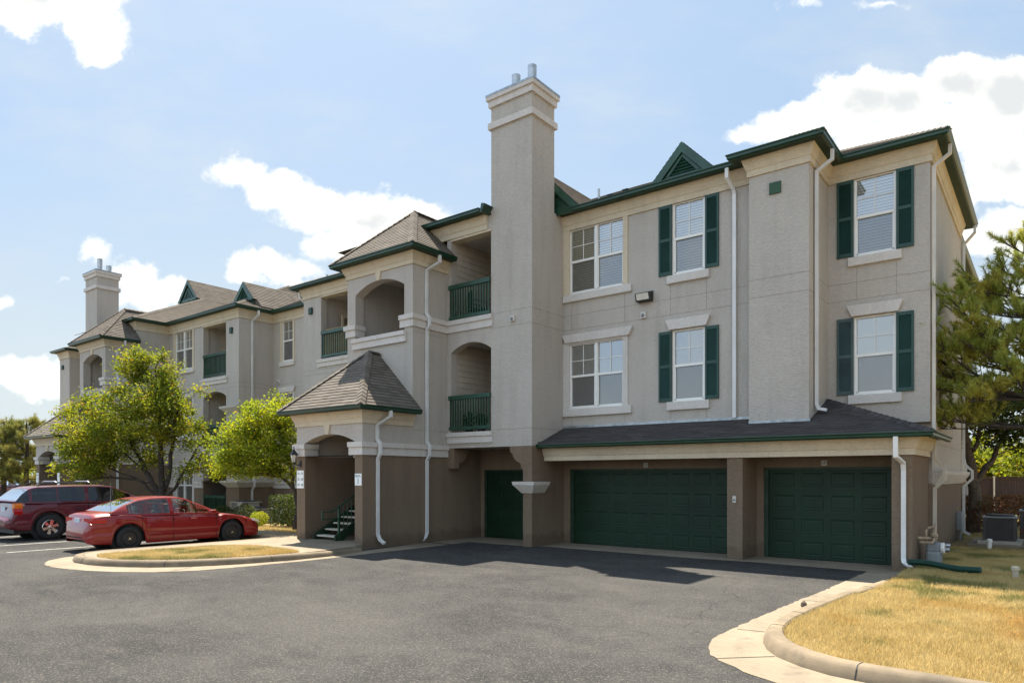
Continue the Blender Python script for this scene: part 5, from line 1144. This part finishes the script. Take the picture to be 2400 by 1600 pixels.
tree('pear_tree', 'large olive green multi stemmed tree standing behind the red sedan', b0,
     [([b0, f, (bx - .5, by, 2.0), (bx - 1.3, by + .1, 3.4), (bx - 1.8, by, 5.2)], .17), ([b0, f, (bx - .05, by, 2.4), (bx - .1, by, 4.2), (bx - .3, by, 6.6)], .19), ([b0, f, (bx + .35, by - .1, 2.3), (bx + .5, by, 4.0), (bx + .7, by, 5.8)], .15),
      ([f, (bx + .6, by, 1.7), (bx + 1.2, by, 2.8), (bx + 1.8, by + .1, 4.0)], .09), ([f, (bx - .9, by, 1.9), (bx - 2.0, by, 2.35), (bx - 3.1, by - .1, 2.7)], .08), ([f, (bx - .6, by + .2, 2.0), (bx - 1.5, by, 3.0), (bx - 2.8, by, 4.2)], .08)],
     [((bx - .9, by, 4.6), (2.5, 1.9, 2.1), 6), ((bx - 2.6, by, 4.0), (2.0, 1.5, 1.7), 3.8), ((bx - .6, by, 6.2), (1.4, 1.2, 1.25), 2.2), ((bx + 1.2, by, 4.4), (1.3, 1.2, 1.6), 2), ((bx - 3.3, by, 2.8), (1.2, 1., 1.1), 1.3), ((bx + 1.2, by, 2.7), (.8, .8, .6), .5)],
     280, 120, .11, 'leaf_olive', 'bark_dark', 11, csize=.52, rough=.12)
bx, by = -21.64, 14.95
b0 = (bx, by, .13)
tree('young_maple', 'bright lime green tree with a leaning trunk left of the near porch', b0,
     [([b0, (bx + .12, by, .9), (bx + .02, by, 1.6), (bx - .55, by, 2.15), (bx - 1.3, by, 2.9), (bx - 1.7, by, 4.2)], .095), ([(bx - .05, by, 1.7), (bx - .1, by, 2.5), (bx - .5, by, 3.6), (bx - .7, by, 4.6)], .06), ([(bx - .55, by, 2.15), (bx - 1.6, by, 2.3), (bx - 2.8, by, 2.8)], .05)],
     [((bx - 1.35, by, 3.2), (1.6, 1.3, 1.35), 5), ((bx - .75, by, 4.3), (1.0, 1.0, .75), 1.8), ((bx - 2.5, by, 2.85), (1.1, .9, .75), 1.6), ((bx - .3, by, 2.7), (.75, .8, .75), .8)],
     190, 125, .09, 'leaf_lime', 'bark_dark', 23, csize=.45, rough=.2)
tx, ty = -2.15, 28.9
tree('shade_tree', 'broadleaf tree with a thick bare trunk growing beyond the side wall', (tx, ty, .1),
     [([(tx, ty, .1), (tx + .05, ty, 1.6), (tx - .1, ty, 2.6), (tx - .4, ty, 4.2), (tx - .6, ty, 5.6)], .23), ([(tx + .02, ty, 1.8), (tx + .6, ty, 2.6), (tx + 1.1, ty, 3.6), (tx + 1.6, ty, 5.2)], .12), ([(tx - .1, ty, 2.6), (tx + .2, ty, 3.6), (tx + .3, ty, 5.0)], .1)],
     [((tx + .6, ty, 4.4), (2.4, 1.9, 1.3), 4), ((tx + 1.7, ty, 3.7), (1.5, 1.5, .8), 1), ((tx - .2, ty, 4.6), (1.2, 1.2, 1.), 1)], 110, 70, .14, 'leaf_dark', 'bark', 31, csize=.6)
def pine(name, label, base, H, limbs, seed, ntuft, nn, nl, mat, r0=.16, group=None, trunkpts=None):
    rg = random.Random(seed); t = thing(name, label, 'tree', base, group=group); B = Vector(base); w = MB(); nd = MB()
    tp = trunkpts or [B, B + Vector((.1, 0, H * .4)), B + Vector((0, .1, H * .75)), B + Vector((.05, 0, H))]; tp = [Vector(p) for p in tp]; pts = []
    for i in range(len(tp) - 1): pts += [tp[i].lerp(tp[i + 1], k / 4) for k in range(4)]
    pts.append(tp[-1]); n = len(pts); w.tube(pts, [r0 * (1 - .85 * i / (n - 1)) for i in range(n)], 9)
    def brush(p0, p1, cnt):
        ax = (p1 - p0).normalized(); s1 = ax.cross(Vector((.3, .2, 1))).normalized(); s2 = ax.cross(s1)
        for _ in range(cnt):
            f = rg.uniform(.15, 1.03); a = rg.uniform(0, 6.283); st = p0.lerp(p1, f); q = (ax * rg.uniform(.35, 1.1) + (s1 * math.cos(a) + s2 * math.sin(a)) * rg.uniform(.5, 1.)).normalized(); L = nl * rg.uniform(.7, 1.15)
            side = q.cross(Vector((rg.gauss(0, 1), rg.gauss(0, 1), rg.gauss(0, 1)))).normalized() * nl * .04; o = len(nd.v); e = st + q * L; nd.v += [tuple(st - side), tuple(st + side), tuple(e)]; nd.f.append((o, o + 1, o + 2))
    for (zf, az, L, up) in limbs:
        a = B + (Vector((0, 0, 0))); i = min(n - 1, int(zf * (n - 1))); a = pts[i]; d = Vector((math.cos(az), math.sin(az), 0)); c = a + d * L + Vector((0, 0, up * L))
        br = bez(a, a + d * L * .5 + Vector((0, 0, up * L * .1)), c, 8); w.tube(br, [max(.012, .05 * L / 3 * (1 - .85 * k / 8)) for k in range(9)], 6)
        for _ in range(max(3, int(ntuft * L / 3))):
            k = rg.uniform(.25, 1) ** .7; j = min(7, int(k * 8)); s0 = br[j].lerp(br[j + 1], k * 8 - j); sd = (d + Vector((rg.gauss(0, .9), rg.gauss(0, .9), rg.uniform(.3, 2.0)))).normalized(); l = rg.uniform(.2, .8) * (1.25 - .6 * k); e = s0 + sd * l + Vector((0, 0, .12 * l)); w.tube([s0, s0.lerp(e, .5), e], [.012, .009, .005], 4, False)
            brush(s0.lerp(e, .30), e + (e - s0).normalized() * .05, nn)
    w.build('trunk', 'bark_dark', t, fix=False); nd.build('crown', mat, t, fix=False); return t
rg = random.Random(3); px, py = -.30, 22.0
limbs = []
for k in range(54):
    zf = .34 + .63 * k / 53; az = rg.uniform(0, 6.283); L = (2.7 * (1 - zf) + .9) * rg.uniform(.65, 1.15); limbs.append((zf, az, L, rg.uniform(.05, .5)))
for (zf, L, up) in ((.36, 2.5, .12), (.42, 3.1, .22), (.46, 2.8, .1), (.50, 3.0, .38), (.53, 2.6, .25), (.56, 2.6, .50), (.63, 2.2, .6), (.72, 1.7, .8), (.44, 2.4, -.05), (.47, 3.1, .5), (.51, 3.0, .58), (.55, 2.7, .62), (.40, 3.0, .35), (.34, 2.4, .0), (.60, 2.5, .45), (.49, 3.2, .62), (.45, 3.3, .42)): limbs.append((zf, 3.80 + rg.uniform(-.5, .5), L, up))
pine('pine_tree', 'tall yellow green pine reaching in front of the side wall at the right edge', (px, py, .1), 8.0, limbs, 9, 30, 120, .15, 'needle', .2)
rg = random.Random(14)
def farpine(x, y, H, lb, sd):
    rg = random.Random(sd); lm = []
    for k in range(60):
        zf = .22 + .76 * k / 59; lm.append((zf, rg.uniform(0, 6.283), (2.6 * (1 - zf) + .8) * rg.uniform(.7, 1.2) * H / 7.5, rg.uniform(.05, .35)))
    pine('pine_tree', lb, (x, y, 0), H, lm, sd, 24, 60, .30, 'needle_far', .22, group='pines beyond the far porch')
farpine(-60.8, 18.6, 6.3, 'bushy pine with a bare lower trunk beyond the far porch', 41); farpine(-61.9, 17.5, 6.2, 'pine cut off by the left edge beyond the parked cars', 42); farpine(-70.5, 24.5, 6.0, 'lower pine farthest back between the trunk and the far porch', 43)
# shrubs
def shrub(name, label, c, r, n, size, mat, seed, cat='shrub', grp=None, box=0):
    rg = random.Random(seed); s = thing(name, label, cat, (c[0], c[1], .13), group=grp); m = MB()
    for _ in range(n):
        if box: d = Vector((rg.uniform(-1, 1), rg.uniform(-1, 1), rg.uniform(-1, 1))); k = max(abs(d.x), abs(d.y), abs(d.z)); d = d / max(k, .01) * (rg.random() ** .25); l = d.length; d = d * (1 - .16 * max(0, l - 1))
        else: d = Vector((rg.gauss(0, 1), rg.gauss(0, 1), rg.gauss(0, 1))).normalized() * (rg.random() ** .22)
        p = Vector((c[0] + d.x * r[0], c[1] + d.y * r[1], c[2] + d.z * r[2])); f = 1 + .08 * mnoise.noise(p * 3.5)
        p = Vector(c[:3]) + (p - Vector(c[:3])) * f
        if p.z > .1: leaf(m, p, size * rg.uniform(.6, 1.3), rg)
    m.build('foliage', mat, s, fix=False); b = MB()
    for _ in range(9): q = rg.uniform(0, 6.283); b.tube([(c[0] + .05 * math.cos(q), c[1] + .05 * math.sin(q), .08), (c[0] + r[0] * .5 * math.cos(q), c[1] + r[1] * .5 * math.sin(q), c[2])], [.018, .008], 5)
    b.build('stems', 'bark_dark', s, fix=False); return s
shrub('hedge', 'big rounded clipped hedge left of the near porch', (-23.35, 16.1, .78), (.86, .72, .62), 5200, .075, 'leaf_dark', 1, 'hedge', None, 1)
for k, (x, y, r, lb) in enumerate(((-24.65, 15.4, .33, 'smallest clipped round bush right in front of the big hedge'), (-26.0, 15.6, .47, 'clipped round bush in front of the low air conditioners'), (-28.2, 15.9, .42, 'clipped low bush in front of the tallest air conditioner'), (-30.6, 16.2, .36, 'clipped bush farthest left showing above the red bonnet'))):
    shrub('clipped_bush', lb, (x, y, .13 + r * .85), (r * 1.15, r * 1.1, r * .9), int(6500 * r * r) + 500, .06, 'leaf_dark' if k else 'leaf_lime', 50 + k, 'bush', 'clipped bushes in front of the air conditioners')
shrub('hedge', 'low red tinged hedge behind the dark air conditioner', (-1.2, 33.2, .75), (1.75, .8, .62), 5200, .09, 'leaf_red', 71, 'hedge', None, 1)
shrub('bush', 'sparse brown green bush at the foot of the thick tree trunk', (-1.6, 28.6, .7), (.62, .5, .62), 900, .09, 'leaf_red', 72, 'bush')
shrub('bush', 'small twiggy bush beside the dark air conditioner', (-.45, 24.1, .45), (.25, .25, .3), 160, .07, 'leaf_red', 73, 'bush')
# fence at the back right
s = thing('wooden_fence', 'dark brown board fence closing the yard behind the lawn', 'fence', (-1.5, 45.3, 0)); a = Vector((-8, 40.2)); d = Vector((.79, .613)); rg = random.Random(2)
m = MB(); Lf = 26; n = int(Lf / .155)
for k in range(n):
    p = a + d * (k * .155); q = p + d * .148; j = rg.uniform(-.008, .008); nn = Vector((d.y, -d.x)) * (.012 + j); h = 2.02 + rg.uniform(-.012, .012)
    m.prism([tuple(p), tuple(q), tuple(q - nn * 2), tuple(p - nn * 2)], 'z', .08, h)
m.build('boards', 'fence_wood', s)
m = MB()
for z in (.45, 1.1, 1.92): p, q = a, a + d * Lf; nn = Vector((d.y, -d.x)); m.prism([tuple(p + nn * .02), tuple(q + nn * .02), tuple(q + nn * .06), tuple(p + nn * .06)], 'z', z, z + .09)
p, q = a, a + d * Lf; m.prism([tuple(p - nn * .06), tuple(q - nn * .06), tuple(q + nn * .09), tuple(p + nn * .09)], 'z', 2.03, 2.08); m.build('rail', 'fence_wood', s)
for k in range(5): p = a + d * (2.6 + 4.4 * k) + nn * .12; MB().tube([(p.x, p.y, .05), (p.x, p.y, 2.1)], .045, 8).build('post', 'downspout_cream', s)
for k, (x, y, lb) in enumerate(((-8.5, 60, 'green tree beyond the fence nearest the building'), (-4.2, 63, 'round green tree in the middle beyond the fence'), (.2, 59, 'green tree beyond the fence at the right edge'))):
    tree('background_tree', lb, (x, y, 0), [([(x, y, 0), (x, y, 2), (x, y, 4)], .2)], [((x, y, 3.1), (3.2, 2.5, 2.2), 1)], 80, 80, .3, 'leaf_olive', 'bark', 77 + k, csize=1.0, group='trees beyond the brown fence')
h = thing('house', 'pale house wall peeking over the fence beside the tree trunk', 'house', (-7, 57, 0)); MB().box(-9.2, -5.4, 56, 58, 0, 2.75).build('wall', 'trim_white', h); MB().prism([(-9.4, 2.75), (-5.2, 2.75), (-7.3, 3.3)], 'y', 55.8, 58.2).build('roof', 'shingle', h)
# far left background: dark fence posts and low tree belt
s = thing('metal_fence', 'black metal picket fence far behind the parked cars on the left', 'fence', (-70, 22, 0)); m = MB()
for k in range(90): x, y = -88 + k * .30, 8 + k * .36; m.box(x - .012, x + .012, y - .012, y + .012, 0, 1.6)
m.build('pickets', 'black_metal', s); m = MB()
for z in (.25, 1.45): m.prism([(-88, 8), (-61, 40.4), (-61.03, 40.43), (-88.03, 8.03)], 'z', z, z + .04)
m.build('rail', 'black_metal', s)
for k, (x, y, hgt, lb) in enumerate(((-110, 22, 5.0, 'distant tree on the left horizon'), (-104, 36, 4.6, 'distant tree behind the far lot'), (-98, 48, 5.2, 'distant tree behind the black picket fence'), (-60, -2, 3., None))):
    if lb: tree('background_tree', lb, (x, y, 0), [([(x, y, 0), (x, y, 1.5), (x, y, 3)], .2)], [((x, y, hgt * .5), (6.5, 6.5, hgt * .42), 1)], 60, 50, .5, 'leaf_lime', 'bark', 90 + k, csize=1.5, group='distant trees on the left horizon')

# ================================================================= SKY, SUN, CAMERA
YAW, F, HOR, HC = 0.6620, 1622.98, 1117.03, 2.06
cam_d = bpy.data.cameras.new('camera'); cam = bpy.data.objects.new('camera', cam_d); COL.objects.link(cam); sc.camera = cam
cam.location = (0, 0, HC); cam.rotation_euler = (R(90), 0, YAW); cam_d.sensor_width = 36; cam_d.lens = 36 * F / 2400; cam_d.shift_y = (HOR - 800) / 2400; cam_d.clip_end = 5000; cam_d.clip_start = .05
sun_dir = Vector((-.467, .27, 1)).normalized(); el = math.asin(sun_dir.z); azm = math.atan2(sun_dir.x, sun_dir.y)
sl = bpy.data.lights.new('sun', 'SUN'); sl.energy = 4.9; sl.angle = R(.5); sl.color = (1., .92, .79); so = bpy.data.objects.new('sun', sl); COL.objects.link(so); so.rotation_euler = sun_dir.to_track_quat('Z', 'Y').to_euler(); so.location = (-30, 40, 60)
wd = bpy.data.worlds.new('World'); sc.world = wd; wd.use_nodes = True; nt = wd.node_tree; nt.nodes.clear(); t = NT(nt)
out = nt.nodes.new('ShaderNodeOutputWorld'); sky = t.n('TexSky', sky_type='NISHITA', sun_disc=False, sun_elevation=el, sun_rotation=azm, altitude=200., air_density=1., dust_density=2.2, ozone_density=1.)
tc = t.n('TexCoord').outputs['Generated']; s_, c_ = math.sin(YAW), math.cos(YAW)
dF = t.vm('DOT_PRODUCT', tc, (-s_, c_, 0), 1); dR = t.vm('DOT_PRODUCT', tc, (c_, s_, 0), 1); dz = t.n('SeparateXYZ', ins={0: tc}).outputs[2]
den = t.math('ABSOLUTE', dF); den = t.math('MAXIMUM', den, .02)
u = t.math('DIVIDE', dR, den); v = t.math('DIVIDE', dz, den)      # bearing plane fixed in the world
uv = t.n('CombineXYZ', ins={0: u, 1: v, 2: 0.}).outputs[0]
warp = t.noise(t.vm('MULTIPLY', uv, (1, 1, 1)), 4.5, 7, .60, 'Color'); warp2 = t.noise(uv, 16., 5, .6, 'Color')
wuv = t.vm('ADD', uv, t.vm('MULTIPLY', t.vm('SUBTRACT', warp, (.5, .5, .5)), (.16, .16, 0))); wuv = t.vm('ADD', wuv, t.vm('MULTIPLY', t.vm('SUBTRACT', warp2, (.5, .5, .5)), (.035, .035, 0)))
clouds = [(90, 10, 190, 100), (220, 75, 90, 55), (560, 400, 75, 45), (660, 445, 95, 60), (740, 500, 120, 75), (850, 520, 150, 80), (960, 520, 110, 70), (800, 600, 120, 60), (610, 640, 75, 40), (680, 665, 60, 35), (240, 610, 40, 30), (310, 665, 80, 50), (400, 700, 60, 45), (330, 720, 110, 40), (60, 860, 110, 55), (10, 690, 30, 30), (160, 660, 16, 8), (90, 965, 90, 20),
          (1760, 300, 60, 32), (1880, 270, 100, 60), (2000, 235, 110, 75), (2110, 250, 120, 80), (2260, 210, 120, 80), (2380, 240, 120, 110), (2200, 330, 260, 70), (2380, 420, 160, 90), (2350, 560, 170, 60), (2330, 700, 120, 40), (1890, 18, 30, 14), (2040, 8, 60, 14)]
best = None
for (cx, cy, rx, ry) in clouds:
    a = t.vm('SUBTRACT', wuv, ((cx - 1200) / F, (HOR - cy) / F, 0)); a = t.vm('MULTIPLY', a, (F / rx, F / ry, 0)); l = t.vm('LENGTH', a, None, 1); l = t.math('MULTIPLY', t.math('SUBTRACT', 1., l), min(rx, ry) / 60.)
    best = l if best is None else t.n('Math', operation='SMOOTH_MAX', ins={0: best, 1: l, 2: .18}).outputs[0]
ero = t.noise(uv, 11., 8, .62); dens = t.math('ADD', best, t.math('MULTIPLY', t.math('SUBTRACT', ero, .52), 1.3))
cov = t.ramp(dens, -.07, .34)
shade = t.noise(t.vm('ADD', uv, (0., -.03, 3.)), 7., 6, .6); und = t.ramp(t.math('ADD', dens, t.math('MULTIPLY', t.math('SUBTRACT', shade, .5), 2.6)), .40, 1.5)
ccol = t.mix(und, (5.7, 5.67, 5.62), (3.8, 3.95, 4.2))
thin = t.math('MULTIPLY', t.ramp(t.noise(t.scaled(uv, 1., 2.2, 1.), 2.4, 6, .6), .42, .75), .45)
hz = t.ramp(v, .0, .55, .85, .0)
base = t.mix(.8, sky.outputs[0], (2.15, 2.95, 4.2)); base = t.mix(hz, base, (3.6, 3.95, 4.15)); base = t.mix(thin, base, (3.7, 3.95, 4.25))
front = t.ramp(dz, -.02, .02)
colr = t.mix(t.math('MULTIPLY', cov, front), base, ccol)
back = t.ramp(t.vm('DOT_PRODUCT', tc, (-.25, -.97, 0), 1), .12, .75, 1., 1.85)     # unseen sky facing the front walls, brightened to fill their shade
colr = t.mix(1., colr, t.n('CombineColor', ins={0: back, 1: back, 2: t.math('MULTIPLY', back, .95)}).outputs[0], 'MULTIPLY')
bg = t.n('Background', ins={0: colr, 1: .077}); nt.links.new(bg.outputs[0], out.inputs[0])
vs = sc.view_settings; vs.view_transform = 'Standard'; vs.look = 'None'; vs.exposure = 1.5; vs.gamma = 1
sc.render.engine = 'CYCLES'
